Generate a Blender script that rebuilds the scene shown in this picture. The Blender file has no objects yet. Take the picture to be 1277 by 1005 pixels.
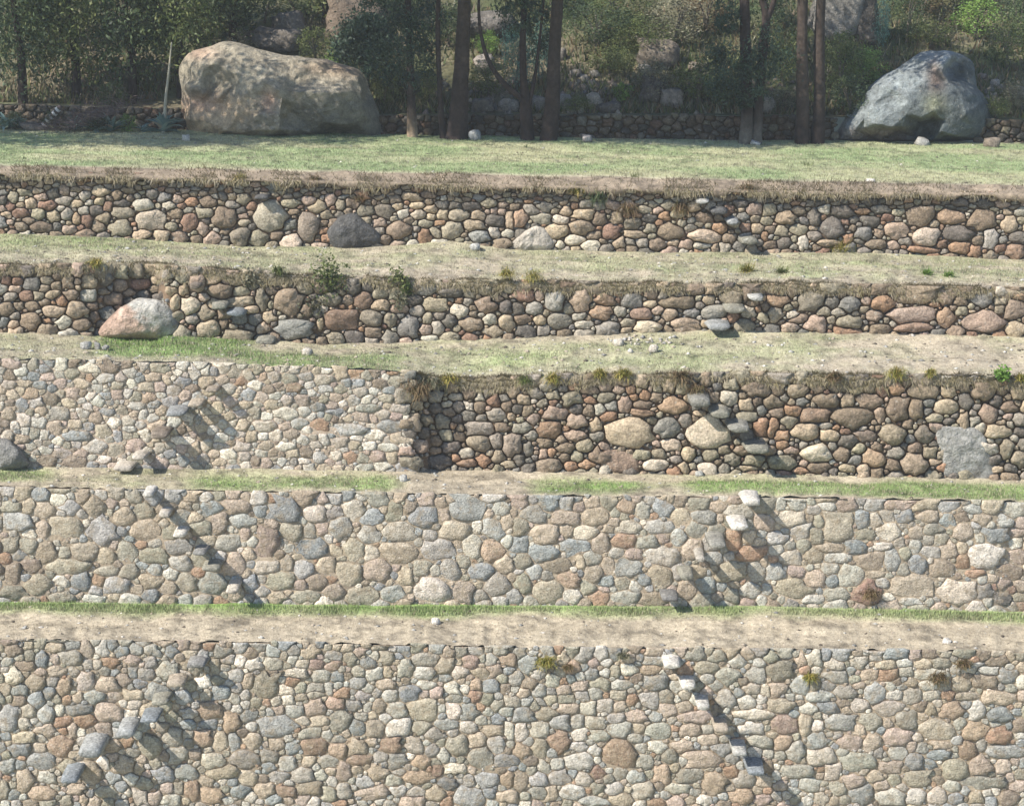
import bpy, math, random
import numpy as np
from mathutils import Matrix, Vector

R_ = np.random.RandomState
rad = math.radians
# ------------------------------------------------------------------ camera, sky, sun, exposure
SC = bpy.context.scene
COL = SC.collection
F = 2000.0            # focal length in photograph pixels (1277 wide)
PITCH = math.atan((502.5 + 40) / F)
ROLL = rad(0.8)
CM = (Matrix.Rotation(math.pi/2 - PITCH, 3, 'X') @ Matrix.Rotation(ROLL, 3, 'Z'))
CMN = np.array(CM)

def ray(px, py):
    px = np.asarray(px, float); py = np.asarray(py, float)
    px, py = np.broadcast_arrays(px, py)
    l = np.stack([(px-638.5)/F, -(py-502.5)/F, -np.ones_like(px)], -1)
    return l @ CMN.T
def kz(py, px=640.):
    r = ray(px, py); return -r[..., 2]/r[..., 1]
D2 = 30.0
ZC = D2 * float(kz(755))
def P(px, py, Y):
    r = ray(px, py); Y = np.asarray(Y, float)
    t = Y / r[..., 1]
    return np.stack([r[..., 0]*t, np.broadcast_to(Y, t.shape)*np.ones_like(t), ZC + r[..., 2]*t], -1)
def pxm(py, Y):       # metres per photograph pixel at that depth
    return Y / F / math.cos(PITCH)

cam = bpy.data.cameras.new('camera'); camo = bpy.data.objects.new('camera', cam); COL.objects.link(camo)
cam.sensor_fit = 'HORIZONTAL'; cam.sensor_width = 36; cam.lens = 36*F/1277
cam.clip_start = 0.5; cam.clip_end = 2000
camo.matrix_world = Matrix.Translation((0, 0, ZC)) @ CM.to_4x4()
SC.camera = camo

SUND = Vector((0.60, 0.34, -0.62)).normalized()
w = bpy.data.worlds.new('World'); SC.world = w; w.use_nodes = True
nt = w.node_tree
sky = nt.nodes.new('ShaderNodeTexSky'); sky.sky_type = 'NISHITA'; sky.sun_disc = False
sky.sun_elevation = math.asin(-SUND.z); sky.sun_rotation = math.atan2(-SUND.x, -SUND.y)
sky.altitude = 2800; sky.dust_density = 1.5
bg = nt.nodes['Background']; bg.inputs['Strength'].default_value = 0.15
nt.links.new(sky.outputs[0], bg.inputs['Color'])
sl = bpy.data.lights.new('sun', 'SUN'); sl.energy = 5.0; sl.angle = rad(0.6); sl.color = (1.0, 0.95, 0.87)
so = bpy.data.objects.new('sun', sl); COL.objects.link(so)
so.rotation_euler = SUND.to_track_quat('-Z', 'Y').to_euler(); so.location = (-40, -20, 60)
SC.view_settings.view_transform = 'Standard'; SC.view_settings.look = 'None'
SC.view_settings.exposure = 0.9; SC.view_settings.gamma = 1

# ------------------------------------------------------------------ helpers
def lin(c):
    c = np.asarray(c, float)/255.
    return np.where(c <= 0.04045, c/12.92, ((c+0.055)/1.055)**2.4)
def lerp(a, b, t): return a + (b-a)*t
def sstep(a, b, x):
    t = np.clip((np.asarray(x, float)-a)/(b-a), 0, 1); return t*t*(3-2*t)
_lat = R_(5).rand(256, 256)
def vn(x, y, seed=0):
    x = np.asarray(x, float)+seed*17.31; y = np.asarray(y, float)+seed*9.17
    xi = np.floor(x).astype(int); yi = np.floor(y).astype(int)
    fx = x-xi; fy = y-yi; fx = fx*fx*(3-2*fx); fy = fy*fy*(3-2*fy)
    g = lambda a, b: _lat[a % 256, b % 256]
    return lerp(lerp(g(xi, yi), g(xi+1, yi), fx), lerp(g(xi, yi+1), g(xi+1, yi+1), fx), fy)
def fbm(x, y, o=4, seed=0):
    s = 0; a = .5; t = 0
    for i in range(o):
        s = s + a*vn(np.asarray(x)*2**i, np.asarray(y)*2**i, seed+i*3); t += a; a *= .5
    return s/t
def curve(pts):
    xs = [p[0] for p in pts]; ys = [p[1] for p in pts]
    s0 = (ys[1]-ys[0])/(xs[1]-xs[0]); s1 = (ys[-1]-ys[-2])/(xs[-1]-xs[-2])
    xs = [xs[0]-400]+xs+[xs[-1]+400]; ys = [ys[0]-400*s0*.5]+ys+[ys[-1]+400*s1*.5]
    return lambda u: np.interp(u, xs, ys)

def mesh(name, V, Fc, mat=None, col=None, smooth=True, parent=None, origin=None, link=True):
    """V (n,3); Fc list of faces or an (m,3|4) array; col (n,3) linear colour."""
    V = np.asarray(V, np.float32)
    if origin is not None: V = V - np.asarray(origin, np.float32)
    me = bpy.data.meshes.new(name)
    if isinstance(Fc, list) and len(Fc) and isinstance(Fc[0], np.ndarray) and Fc[0].ndim == 2:
        groups = Fc
    elif isinstance(Fc, np.ndarray): groups = [Fc]
    else: groups = None
    if groups is None:
        me.from_pydata([tuple(map(float, v)) for v in V], [], Fc)
    else:
        idx = np.concatenate([g.reshape(-1) for g in groups]).astype(np.int32)
        tot = np.concatenate([np.full(len(g), g.shape[1], np.int32) for g in groups])
        st = np.concatenate([[0], np.cumsum(tot)[:-1]]).astype(np.int32)
        me.vertices.add(len(V)); me.vertices.foreach_set('co', V.ravel())
        me.loops.add(len(idx)); me.loops.foreach_set('vertex_index', idx)
        me.polygons.add(len(tot)); me.polygons.foreach_set('loop_start', st); me.polygons.foreach_set('loop_total', tot)
        me.update(calc_edges=True)
    if col is not None:
        c = np.ones((len(V), 4), np.float32); c[:, :3] = np.asarray(col, np.float32)
        at = me.color_attributes.new('Col', 'FLOAT_COLOR', 'POINT'); at.data.foreach_set('color', c.ravel())
    if smooth: me.polygons.foreach_set('use_smooth', np.ones(len(me.polygons), bool))
    if mat: me.materials.append(mat)
    if not link: return me
    o = bpy.data.objects.new(name, me); COL.objects.link(o)
    if parent is not None:
        o.parent = parent
    elif origin is not None: o.location = origin
    return o
def empty(name, loc, label=None, cat=None, group=None):
    o = bpy.data.objects.new(name, None); o.empty_display_size = .2; o.location = loc; COL.objects.link(o)
    return tag(o, label, cat, group)
def tag(o, label=None, cat=None, group=None, kind=None):
    if label: o['label'] = label
    if cat: o['category'] = cat
    if group: o['group'] = group
    if kind: o['kind'] = kind
    return o

def material(name, rough=.9, noise=((3., .25), (14., .2)), bump=((30., .4, .01),), tint=None, spec=.25, attr=True, base=(.3, .3, .3), transl=0., spots=None):
    m = bpy.data.materials.new(name); m.use_nodes = True; n = m.node_tree.nodes; L = m.node_tree.links
    b = n['Principled BSDF']; b.inputs['Roughness'].default_value = rough; b.inputs['Specular IOR Level'].default_value = spec
    tc = n.new('ShaderNodeTexCoord')
    if attr:
        a = n.new('ShaderNodeAttribute'); a.attribute_name = 'Col'; c = a.outputs['Color']
    else:
        a = n.new('ShaderNodeRGB'); a.outputs[0].default_value = (*base, 1); c = a.outputs[0]
    for sc, amt in noise:
        t = n.new('ShaderNodeTexNoise'); t.inputs['Scale'].default_value = sc; t.inputs['Detail'].default_value = 5
        t.inputs['Roughness'].default_value = .6
        L.new(tc.outputs['Object'], t.inputs['Vector'])
        mr = n.new('ShaderNodeMapRange'); mr.inputs[1].default_value = .3; mr.inputs[2].default_value = .7
        mr.inputs[3].default_value = 1-amt; mr.inputs[4].default_value = 1+amt
        L.new(t.outputs['Fac'], mr.inputs[0])
        mx = n.new('ShaderNodeVectorMath'); mx.operation = 'SCALE'
        L.new(c, mx.inputs[0]); L.new(mr.outputs[0], mx.inputs['Scale']); c = mx.outputs[0]
    for sp in (spots or []):
        sc, lo, hi, colr, amt = sp
        t = n.new('ShaderNodeTexNoise'); t.inputs['Scale'].default_value = sc; t.inputs['Detail'].default_value = 6; t.inputs['Roughness'].default_value = .65
        L.new(tc.outputs['Object'], t.inputs['Vector'])
        mr = n.new('ShaderNodeMapRange'); mr.inputs[1].default_value = lo; mr.inputs[2].default_value = hi; mr.inputs[4].default_value = amt
        L.new(t.outputs['Fac'], mr.inputs[0])
        mi = n.new('ShaderNodeMix'); mi.data_type = 'RGBA'; mi.inputs[7].default_value = (*colr, 1)
        L.new(mr.outputs[0], mi.inputs[0]); L.new(c, mi.inputs[6]); c = mi.outputs[2]
    L.new(c, b.inputs['Base Color'])
    prev = None
    for sc, st, dist in bump:
        t = n.new('ShaderNodeTexNoise'); t.inputs['Scale'].default_value = sc; t.inputs['Detail'].default_value = 6; t.inputs['Roughness'].default_value = .6
        L.new(tc.outputs['Object'], t.inputs['Vector'])
        bp = n.new('ShaderNodeBump'); bp.inputs['Strength'].default_value = st; bp.inputs['Distance'].default_value = dist
        L.new(t.outputs['Fac'], bp.inputs['Height'])
        if prev: L.new(prev, bp.inputs['Normal'])
        prev = bp.outputs[0]
    if prev: L.new(prev, b.inputs['Normal'])
    if transl > 0:
        tr = n.new('ShaderNodeBsdfTranslucent'); ms = n.new('ShaderNodeMixShader'); ms.inputs[0].default_value = transl
        L.new(c, tr.inputs['Color']); L.new(b.outputs[0], ms.inputs[1]); L.new(tr.outputs[0], ms.inputs[2])
        L.new(ms.outputs[0], n['Material Output'].inputs['Surface'])
    return m
M_STONE = material('wall_stone', .92, ((6., .24), (24., .34)), ((11., .8, .05), (42., .8, .02)), spots=[(9., .6, .72, tuple(lin((205, 200, 186))*.8), .5), (7., .62, .75, tuple(lin((92, 84, 74))), .5)])
M_STONE_M = material('mortared_stone', .94, ((7., .26), (26., .36)), ((9., .9, .06), (36., .9, .025)), spots=[(5.5, .5, .66, tuple(lin((176, 158, 132))*.72), .7), (14., .56, .7, tuple(lin((206, 200, 186))*.75), .45), (8., .6, .74, tuple(lin((110, 100, 86))*.8), .35)])
M_MORTAR = material('earth_mortar', .97, ((1.5, .18), (12., .22)), ((22., .8, .03), (70., .6, .015)))
M_GROUND = material('terrace_soil', .97, ((1.2, .18), (9., .3), (38., .3)), ((12., .5, .03), (45., .6, .015)))
M_GRASS = material('grass_blades', .75, ((2., .15),), (), spec=.2, transl=.25)
M_LEAF = material('leaves', .6, ((2.5, .2),), (), spec=.3, transl=.3)
M_BARK = material('bark', .95, ((2.5, .3), (12., .35)), ((9., 1., .04), (40., .6, .01)))
M_ROCK = material('boulder_rock', .9, ((1.1, .22), (5., .3), (22., .22)), ((2.2, .8, .16), (8., 1., .1), (30., .8, .03)),
                  spots=[(3.4, .58, .7, tuple(lin((78, 72, 64))), .55), (7., .62, .72, tuple(lin((214, 208, 190))*.8), .5)])
M_DRY = material('dry_wood', .9, ((4., .2),), ())

CODE = dict(G=(150, 146, 138), D=(104, 102, 100), B=(138, 148, 154), L=(188, 184, 172), W=(220, 208, 188), T=(186, 164, 132),
            P=(184, 156, 140), O=(178, 130, 88), R=(150, 108, 86), K=(142, 122, 100), V=(156, 150, 126))
def ccol(c):
    v = np.mean([lin(CODE[k]) for k in c], 0)
    g = v @ np.array([.25, .6, .15]); return lerp(np.full(3, g)*np.array([1.04, 1., .93]), v, .56)*.74
# ------------------------------------------------------------------ the retaining walls
# stones read off the photograph in 4x enlarged tiles: tile origin, then x, y, width, height (enlarged px) and colour
TILES = {
'W5': [((0,190), "500 195 80 55 T;125 202 65 35 V;65 228 50 52 V;152 258 62 52 T;205 225 65 35 P;235 265 85 45 R;318 242 72 42 G;100 303 85 50 R;185 307 60 55 V;380 333 55 60 TO;343 387 75 48 P;200 375 110 60 K;488 373 65 55 K;614 303 108 60 V;715 262 95 62 L;750 337 155 110 TL;603 380 110 82 V;945 350 78 90 R;1115 330 120 105 K;955 250 60 38 O;1035 247 80 52 K;872 303 70 58 K;1020 305 75 50 V;1010 383 60 55 P;1055 430 90 65 P;895 428 85 60 K;430 408 85 48 K;700 412 100 50 T;805 418 75 60 T;635 188 65 30 K;615 257 70 38 D;478 287 70 45 D;845 265 60 45 L;10 350 50 60 B;1210 320 55 25 P;1210 352 60 35 V;535 270 45 42 R;495 245 50 38 T;660 130 70 45 R;545 135 50 40 K;600 137 45 35 K;1200 425 120 90 VD"),
 ((320,190), "90 172 75 38 B;65 318 170 165 VL;255 370 120 140 GK;172 447 120 75 PW;10 430 120 70 V;305 275 90 55 TV;165 255 95 45 V;183 298 60 30 K;540 293 85 55 VD;638 290 88 70 VD;768 220 85 45 T;857 215 65 30 K;700 270 50 40 T;800 265 75 35 T;805 310 70 45 LT;712 390 125 75 K;610 350 60 45 P;835 357 70 45 V;840 418 70 65 O;775 455 60 35 L;905 452 85 38 L;925 312 55 50 T;915 350 50 32 O;1000 320 85 55 V;968 390 110 90 V;870 283 65 40 T;866 325 48 35 T;1105 317 75 50 T;1082 363 98 55 T;1188 343 85 55 D;1108 420 100 65 B;1183 397 50 55 L;1250 405 60 50 L;1225 455 90 60 K;1070 268 75 38 D;990 265 60 30 D;925 262 70 35 D;1265 335 50 90 T;528 215 60 55 O;1180 290 35 32 P;1220 297 40 38 P;705 457 75 28 P;1110 225 60 28 B"),
 ((640,200), "25 290 90 85 TO;140 290 100 50 LV;235 297 80 45 W;345 268 110 55 T;262 252 55 48 T;225 350 105 68 T;338 335 115 75 TK;305 397 95 48 W;235 420 42 42 W;388 425 90 60 WL;485 357 90 75 R;402 373 70 42 K;432 290 60 60 K;592 315 90 62 VD;775 357 125 80 K;600 370 100 42 T;530 412 60 55 T;715 418 75 60 K;860 420 60 50 P;955 378 155 65 OW;1025 337 78 60 O;935 428 70 35 L;950 285 85 50 K;678 292 70 42 D;655 248 60 35 V;1075 390 70 50 K;1215 340 65 55 T;1260 300 60 45 V;1050 440 50 55 L;1130 215 70 30 D;1075 185 60 28 K;530 145 55 32 L;590 145 60 32 L;680 145 45 38 P;1250 375 40 50 O"),
 ((957,200), "92 285 95 65 KT;372 255 110 58 D;322 338 120 105 D;570 245 90 48 D;645 262 65 40 V;760 278 135 105 K;918 285 130 70 OT;1070 300 130 100 K;645 350 125 85 TP;480 365 75 65 DB;510 303 85 55 D;950 365 155 75 D;790 385 125 100 PW;775 445 145 38 O;1110 390 90 100 BL;1205 318 90 80 T;1255 390 110 65 D;1235 455 110 75 OP;960 435 130 60 O;1030 455 60 60 O;540 420 105 50 K;625 425 65 45 P;87 412 72 55 D;175 415 55 70 L;155 345 90 60 V;70 352 65 50 V;228 285 65 80 D;180 175 45 40 V;235 172 50 40 D;385 170 60 40 D;515 210 70 40 D;660 165 85 60 D;880 175 60 40 B;960 210 90 45 D;1080 215 80 45 D;1165 215 70 35 P;1220 175 110 35 D;465 180 35 40 P;470 255 60 38 O;310 410 110 30 T")],
'W4': [((0,310), "70 122 65 45 K;137 237 70 48 R;75 200 50 35 P;160 287 68 50 K;35 300 80 70 K;265 313 100 62 T;150 365 110 90 K;437 232 80 65 LB;380 305 100 78 TK;357 230 70 50 K;340 172 60 60 K;262 228 65 40 T;195 237 50 40 V;285 140 50 40 K;280 185 45 40 K;530 150 85 60 D;600 190 70 55 K;695 180 90 60 R;455 287 55 35 K;410 380 80 60 K;15 365 50 45 B;475 340 55 55 K;520 220 60 30 K;785 160 60 45 T;775 205 75 40 K;850 210 60 45 T;1060 155 75 55 T;1095 213 105 75 K;950 285 100 80 TW;1200 215 80 45 V;1195 265 130 50 TV;1040 398 120 85 VT;1190 445 150 90 VK;1180 168 60 32 T;915 205 55 50 T;875 260 45 75 T;1110 380 40 55 K;1250 305 80 40 T;640 220 70 40 K;560 250 90 60 K"),
 ((320,310), "98 168 65 45 VT;165 265 150 140 TK;250 300 70 70 K;240 200 90 60 V;425 355 165 110 RK;365 255 110 70 VD;185 400 180 100 B;530 262 90 85 RK;620 215 80 65 V;565 190 75 45 D;480 190 90 80 D;690 160 60 50 V;840 200 120 65 BD;780 255 90 50 D;965 218 110 45 D;1040 178 75 45 V;800 312 65 60 G;890 280 120 65 VT;1140 283 98 80 PK;1140 215 55 48 V;1200 208 60 32 K;1195 248 55 42 K;1003 310 85 62 WL;1060 230 60 38 V;1245 295 80 65 D;1163 353 80 58 L;1070 378 115 70 TK;1245 370 80 80 T;900 393 60 70 L;840 405 62 52 P;755 390 100 110 DB;665 355 60 60 V;620 285 85 55 T;710 300 90 45 PK;575 350 110 80 VD;490 440 95 55 D;390 445 90 60 V;580 420 80 50 K;965 440 95 50 V;1185 415 90 60 VT;855 447 85 30 L;35 395 60 60 T;320 378 35 60 T;25 250 60 110 V;950 170 50 40 P;1160 150 120 55 V"),
 ((640,310), "50 230 100 70 R;205 262 105 100 GB;333 262 105 105 PT;270 178 80 55 RK;365 163 75 42 DV;425 198 90 45 K;15 300 70 65 D;107 297 95 62 GB;132 235 40 55 P;455 255 90 50 OT;588 252 100 68 BG;437 320 110 68 OT;533 315 62 55 G;637 325 100 62 RP;690 225 70 50 K;680 278 60 38 T;528 225 55 30 O;132 357 65 50 T;230 360 125 85 G;325 340 60 40 L;40 355 90 45 K;65 415 90 60 D;150 410 60 55 G;350 380 85 45 L;350 425 95 45 G;475 400 120 60 GB;670 388 130 60 WT;575 370 80 40 V;565 405 55 28 T;860 380 140 75 TP;995 315 120 70 LB;930 285 50 40 G;1090 245 130 80 VT;995 200 70 50 T;1185 185 120 120 K;1150 390 110 75 V;910 205 90 50 K;820 270 150 60 K;800 200 50 40 K;1250 345 60 50 V;1220 300 35 30 O;255 430 80 50 K;955 375 55 45 T"),
 ((957,320), "120 170 60 60 K;215 222 130 105 VD;320 155 110 65 V;50 222 100 55 OT;35 290 80 70 V;125 292 65 42 L;410 235 115 75 BD;575 232 105 78 O;735 185 215 105 KT;895 195 95 85 KP;1068 215 100 80 DB;530 293 85 62 KP;720 290 230 75 P;885 307 95 95 TO;1075 325 215 110 PK;1235 265 115 85 KP;1235 360 110 75 T;405 330 130 70 V;400 375 130 50 O;240 330 115 85 P;115 355 85 55 TP;560 365 110 60 K;730 355 165 45 PO;560 165 110 55 K;490 160 60 80 K;1165 220 65 40 V;970 270 60 50 V;1235 150 90 50 K;1250 200 85 35 OK;1020 275 40 20 T;835 240 60 30 O;490 220 50 40 P;415 175 55 30 P;165 310 100 50 K;990 165 90 60 K")],
'W3': [((0,440), "443 77 100 40 TW;168 117 62 45 B;237 123 65 42 P;195 160 60 40 B;305 152 65 50 P;525 128 85 50 LG;355 103 75 45 V;445 125 45 40 O;45 157 65 45 PL;125 153 65 35 T;153 203 65 55 TO;253 232 75 65 K;108 262 60 65 B;345 248 75 55 T;300 300 110 70 VL;275 372 80 75 T;196 345 70 50 L;75 362 45 42 W;387 415 130 50 B;222 412 50 45 L;290 438 60 45 W;567 347 62 55 W;476 468 92 70 L;510 395 80 70 TV;592 420 50 60 B;575 483 75 60 V;678 460 85 65 P;405 505 75 40 P;310 498 75 42 LP;225 487 60 35 L;780 373 85 60 T;702 357 48 38 L;757 327 60 48 L;845 243 80 60 BG;740 222 60 62 TO;585 208 60 50 P;763 122 85 45 T;800 75 85 55 V;885 97 52 32 W;912 147 80 45 B;1028 145 72 60 T;1110 135 60 42 T;985 220 75 55 BL;865 190 70 50 L;795 170 60 60 P;730 170 75 50 VT;1200 142 55 48 O;1065 97 45 42 B;1000 65 40 40 L;450 217 48 45 W;527 215 52 42 B;485 172 55 38 L;530 298 75 35 B;480 325 70 55 T;680 265 80 45 L;610 285 60 45 V;545 75 80 50 K;1220 260 60 40 T;1080 275 70 70 T;1100 420 70 50 L;968 485 65 65 T;905 475 50 45 P;900 435 100 40 W;800 545 80 45 P;1010 530 60 60 G;1095 545 60 40 T;1250 420 60 60 T;1210 470 90 45 PL;1140 180 70 50 L;655 155 50 45 W;372 545 120 50 K;235 540 90 60 K;515 530 65 35 W;980 330 45 45 B;1060 385 55 50 L;165 525 40 40 W;60 60 80 40 P;160 70 50 40 V;40 300 70 60 T;60 210 60 50 T;110 430 80 50 T;640 380 60 40 L;440 270 50 40 L"),
 ((320,440), "88 120 60 58 G;162 128 85 50 V;32 118 42 50 OT;333 130 110 48 TL;185 172 78 45 OK;485 102 65 48 O;255 120 75 48 G;508 155 58 42 B;348 180 65 35 BL;590 100 50 50 K;680 92 60 40 O;615 155 75 50 K;148 302 112 60 WL;300 272 78 45 DB;75 260 65 50 T;315 362 90 68 O;208 353 75 52 BL;45 365 85 55 LT;95 412 75 58 TW;145 465 82 42 W;170 405 75 48 KP;455 380 170 62 BL;592 410 98 52 W;668 362 108 55 GB;560 275 110 45 VB;390 292 80 40 B;518 320 80 48 P;415 445 80 55 LT;315 522 70 52 BL;395 512 70 48 WT;470 520 65 55 O;598 515 68 45 P;675 520 65 52 T;430 250 50 38 W;485 230 65 48 L;375 265 60 55 P;655 472 88 38 L;235 540 55 35 W;125 542 45 50 L;185 545 40 48 G;50 548 62 42 P;542 568 80 40 L;625 565 80 40 W;25 500 62 38 L;335 435 50 60 L;235 435 60 55 L;645 225 70 45 V;565 365 40 22 W;690 315 60 40 P;500 425 55 28 W;275 318 50 40 L;335 570 60 38 T;765 408 65 48 D;757 355 62 40 K;780 545 85 70 V;788 315 50 35 TK;812 465 82 72 PK;905 540 130 75 D;830 400 60 48 D;885 275 60 50 D;955 297 55 45 K;925 345 80 75 VD;885 215 80 70 BD;945 410 60 65 V;965 470 80 55 D;890 487 65 35 K;1008 415 55 50 K;1000 330 50 35 D;1055 315 70 55 GD;1112 375 140 72 G;1195 310 90 70 G;1110 450 120 75 TV;1270 460 100 110 KG;1195 435 70 80 G;1250 555 75 42 TV;1055 548 90 40 OK;1130 540 60 60 O;1220 370 75 55 K;1060 195 55 55 K;1110 270 60 45 K;1250 270 55 50 K;1265 315 40 45 T;1120 325 55 35 G;990 215 60 35 G"),
 ((640,440), "40 375 90 55 G;53 235 70 55 T;210 305 118 65 KP;182 380 112 80 OK;315 345 95 65 KP;313 412 100 55 KP;145 250 60 42 VD;103 327 60 50 GP;315 278 62 58 D;380 290 58 58 K;382 237 65 32 O;467 222 78 50 VD;465 168 70 50 PK;527 183 65 38 P;587 183 48 42 O;600 220 38 32 O;657 212 52 50 O;712 222 55 40 K;555 260 60 75 PK;648 260 80 45 K;645 300 100 40 OK;480 320 80 55 O;800 265 130 85 TO;575 395 240 150 T;770 370 125 95 DB;972 405 225 150 TW;782 455 95 65 PW;530 540 205 115 OK;708 557 120 65 W;355 465 85 65 VT;263 473 85 55 K;155 450 70 50 K;180 560 120 70 VK;285 558 60 50 O;365 555 80 48 O;455 465 55 45 PK;980 505 80 60 V;1090 530 80 55 DV;1200 535 90 55 V;965 575 90 60 W;850 575 50 55 T;1135 485 70 50 K;1210 180 120 80 K;1155 258 65 58 T;1220 240 50 45 K;1165 320 110 55 V;1240 365 100 90 O;1165 573 85 30 T;400 130 80 50 K;380 185 90 45 K;810 530 55 35 G;930 300 60 35 T"),
 ((957,440), "20 372 60 95 O;150 190 95 75 KT;128 290 80 60 O;235 310 150 75 KR;293 240 100 70 K;195 393 140 90 T;310 410 110 60 T;240 500 130 88 TW;375 505 78 75 K;425 320 195 100 K;513 240 125 62 K;440 185 65 45 V;508 175 60 55 K;345 165 85 55 KD;560 310 52 85 TP;655 280 110 120 K;735 280 90 110 K;775 190 150 90 K;622 405 130 95 VT;780 410 95 85 KG;495 415 100 58 KD;530 525 105 80 TO;640 497 80 60 G;735 560 140 105 KT;735 475 65 55 K;810 495 70 55 KV;455 478 62 48 V;890 265 120 80 VT;900 195 75 60 T;1075 190 105 90 K;975 170 55 50 K;1100 300 95 85 KP;1155 392 120 65 T;1190 480 75 100 VK;835 545 55 38 T;900 340 60 35 D;260 570 110 55 K;395 575 75 42 VT;165 585 75 35 O;75 545 130 65 V;75 455 60 45 O;115 485 65 38 P;1105 105 115 60 VG;965 105 70 50 D;50 295 70 50 K;1200 270 80 55 K;1165 190 45 40 K;470 130 70 55 D;1200 318 45 35 P;250 175 60 50 K;835 325 85 50 V")],
'W2': [((0,595), "205 87 85 65 B;50 150 105 50 V;142 147 60 62 T;225 160 100 90 T;350 150 85 75 BL;470 145 100 100 VT;90 222 145 88 LB;510 268 140 125 LB;325 250 170 120 VT;50 335 90 90 V;210 260 90 90 PT;635 370 105 95 V;720 265 150 110 T;235 370 90 100 TK;420 365 130 85 VT;720 165 100 90 V;330 445 180 70 TV;300 513 70 45 LW;405 520 95 80 B;575 540 125 80 BL;465 605 110 50 L;185 535 110 100 VT;70 575 150 60 V;305 595 120 50 V;760 390 140 80 V;885 345 115 85 BV;1060 530 140 110 VB;930 515 110 85 V;755 590 85 60 B;750 515 110 70 T;845 555 80 70 T;1000 255 100 65 V;1210 220 125 70 BL;1135 325 125 85 VL;1175 145 130 70 TP;1095 220 90 110 VP;1170 435 110 110 PT;665 100 75 60 V;890 200 90 90 BV;1020 325 90 70 T;555 130 60 50 P;535 465 110 45 V;645 470 90 70 V;1245 540 70 75 B;1270 320 60 70 L;925 140 70 50 T;1090 90 45 50 V;1025 105 60 40 L;530 390 80 80 T;60 480 80 110 K;150 440 90 60 K;320 375 55 70 V;1100 400 60 60 L;680 555 60 50 T;35 75 70 45 L;110 80 80 60 T;290 60 110 40 V"),
 ((320,595), "145 168 155 130 B;290 185 100 85 WP;395 105 70 60 BL;330 112 60 38 P;180 270 110 95 V;280 355 160 110 B;395 180 80 70 G;412 250 120 95 G;45 330 130 160 KP;485 160 100 90 TL;580 200 110 70 B;610 115 100 65 LV;688 172 75 95 V;828 200 145 105 B;1050 160 170 120 BG;710 270 150 100 TL;490 360 130 110 VT;565 375 80 75 TW;710 375 190 105 TK;905 360 165 105 LG;1075 345 100 120 LT;1165 365 110 100 TO;1170 255 100 95 LB;1220 155 85 75 L;460 480 140 130 VT;600 465 140 110 TP;825 450 90 80 V;955 460 100 100 LG;1115 470 120 90 B;865 565 175 120 W;1030 570 120 110 PK;1195 535 140 100 GV;675 580 130 80 BL;520 590 160 80 TV;250 590 130 60 V;120 515 140 85 V;300 525 110 80 K;50 450 115 75 LT;235 455 100 80 BL;345 440 90 90 T;150 430 70 85 TV;160 350 55 48 L;20 165 60 60 B;530 98 60 35 L;845 118 75 45 P;915 125 65 42 T;765 150 65 60 K;1170 105 90 50 L;740 490 80 90 T;990 265 140 110 TV;860 290 80 70 G;385 570 100 80 TP;100 600 100 50 T;1240 435 100 80 T;1215 620 80 45 L;1245 320 60 50 L"),
 ((640,595), "265 200 125 75 TP;160 285 135 95 OW;145 380 155 85 B;310 345 145 75 B;100 180 120 85 VB;365 272 110 65 TW;410 200 130 80 T;570 145 80 60 TO;640 160 75 85 LV;750 155 100 80 B;555 315 125 80 OR;575 252 125 65 TW;725 250 120 65 L;665 325 115 65 LV;825 305 90 80 BL;745 395 165 100 LV;575 450 135 100 LB;1120 172 130 70 LV;1015 145 90 60 T;930 140 100 55 V;915 265 95 70 GV;1012 268 92 68 GV;890 355 110 110 TP;735 490 120 130 KT;275 508 115 75 OT;400 480 95 85 TV;170 570 155 120 VT;300 590 100 70 W;365 550 75 75 V;470 520 75 55 B;540 525 75 70 V;605 545 65 50 L;565 598 155 65 LG;700 605 140 75 TK;435 330 80 95 TP;600 390 90 70 KP;470 445 60 85 T;335 420 50 65 T;860 560 90 100 T;1090 470 150 100 TV;1000 400 90 75 BL;1180 385 130 75 O;1095 310 80 100 O;1225 325 60 60 T;830 470 90 85 G;905 470 100 60 T;1085 590 80 80 V;35 335 80 90 B;50 530 90 100 V;390 130 80 50 T;1110 115 60 40 P;35 250 80 90 V;50 420 100 80 V"),
 ((957,595), "118 205 140 85 WT;45 305 100 65 LB;350 245 150 150 TV;530 138 95 65 LB;650 132 130 52 TP;790 140 115 50 T;895 145 85 62 LB;470 207 80 85 B;540 212 65 70 LT;685 202 85 60 B;800 195 100 62 TP;1022 160 90 50 BL;1120 150 90 60 T;1178 215 90 65 LB;610 275 110 80 TW;825 260 105 52 GV;865 310 80 70 V;740 275 80 65 VT;975 275 100 90 PT;1140 290 115 70 B;440 345 110 65 B;575 345 90 42 W;735 345 60 70 L;815 373 95 60 LG;1080 385 170 120 WL;1240 395 100 90 PK;620 410 85 105 BL;750 430 95 90 B;520 420 150 85 TK;870 455 140 85 TK;905 365 90 90 TP;320 350 140 50 T;240 290 75 80 V;180 345 70 80 V;120 400 110 80 LT;315 455 85 60 L;415 490 135 105 LV;35 470 90 90 LB;235 510 100 90 TP;150 470 90 60 P;135 555 190 95 TV;225 605 120 50 L;345 580 120 75 LV;495 580 150 120 R;720 540 220 110 TV;945 575 195 120 TW;605 600 55 50 W;710 620 110 40 L;1065 210 80 50 PT;1240 275 80 40 P;1025 480 90 40 O;1200 470 140 80 K;540 485 90 38 T;1170 610 90 60 D;1125 545 40 40 R;1210 560 60 40 R;1265 640 50 40 R;490 285 100 55 V;355 400 120 50 L;960 200 70 50 K;400 140 90 60 TP;295 105 100 35 T;295 145 80 35 L")],
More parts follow.
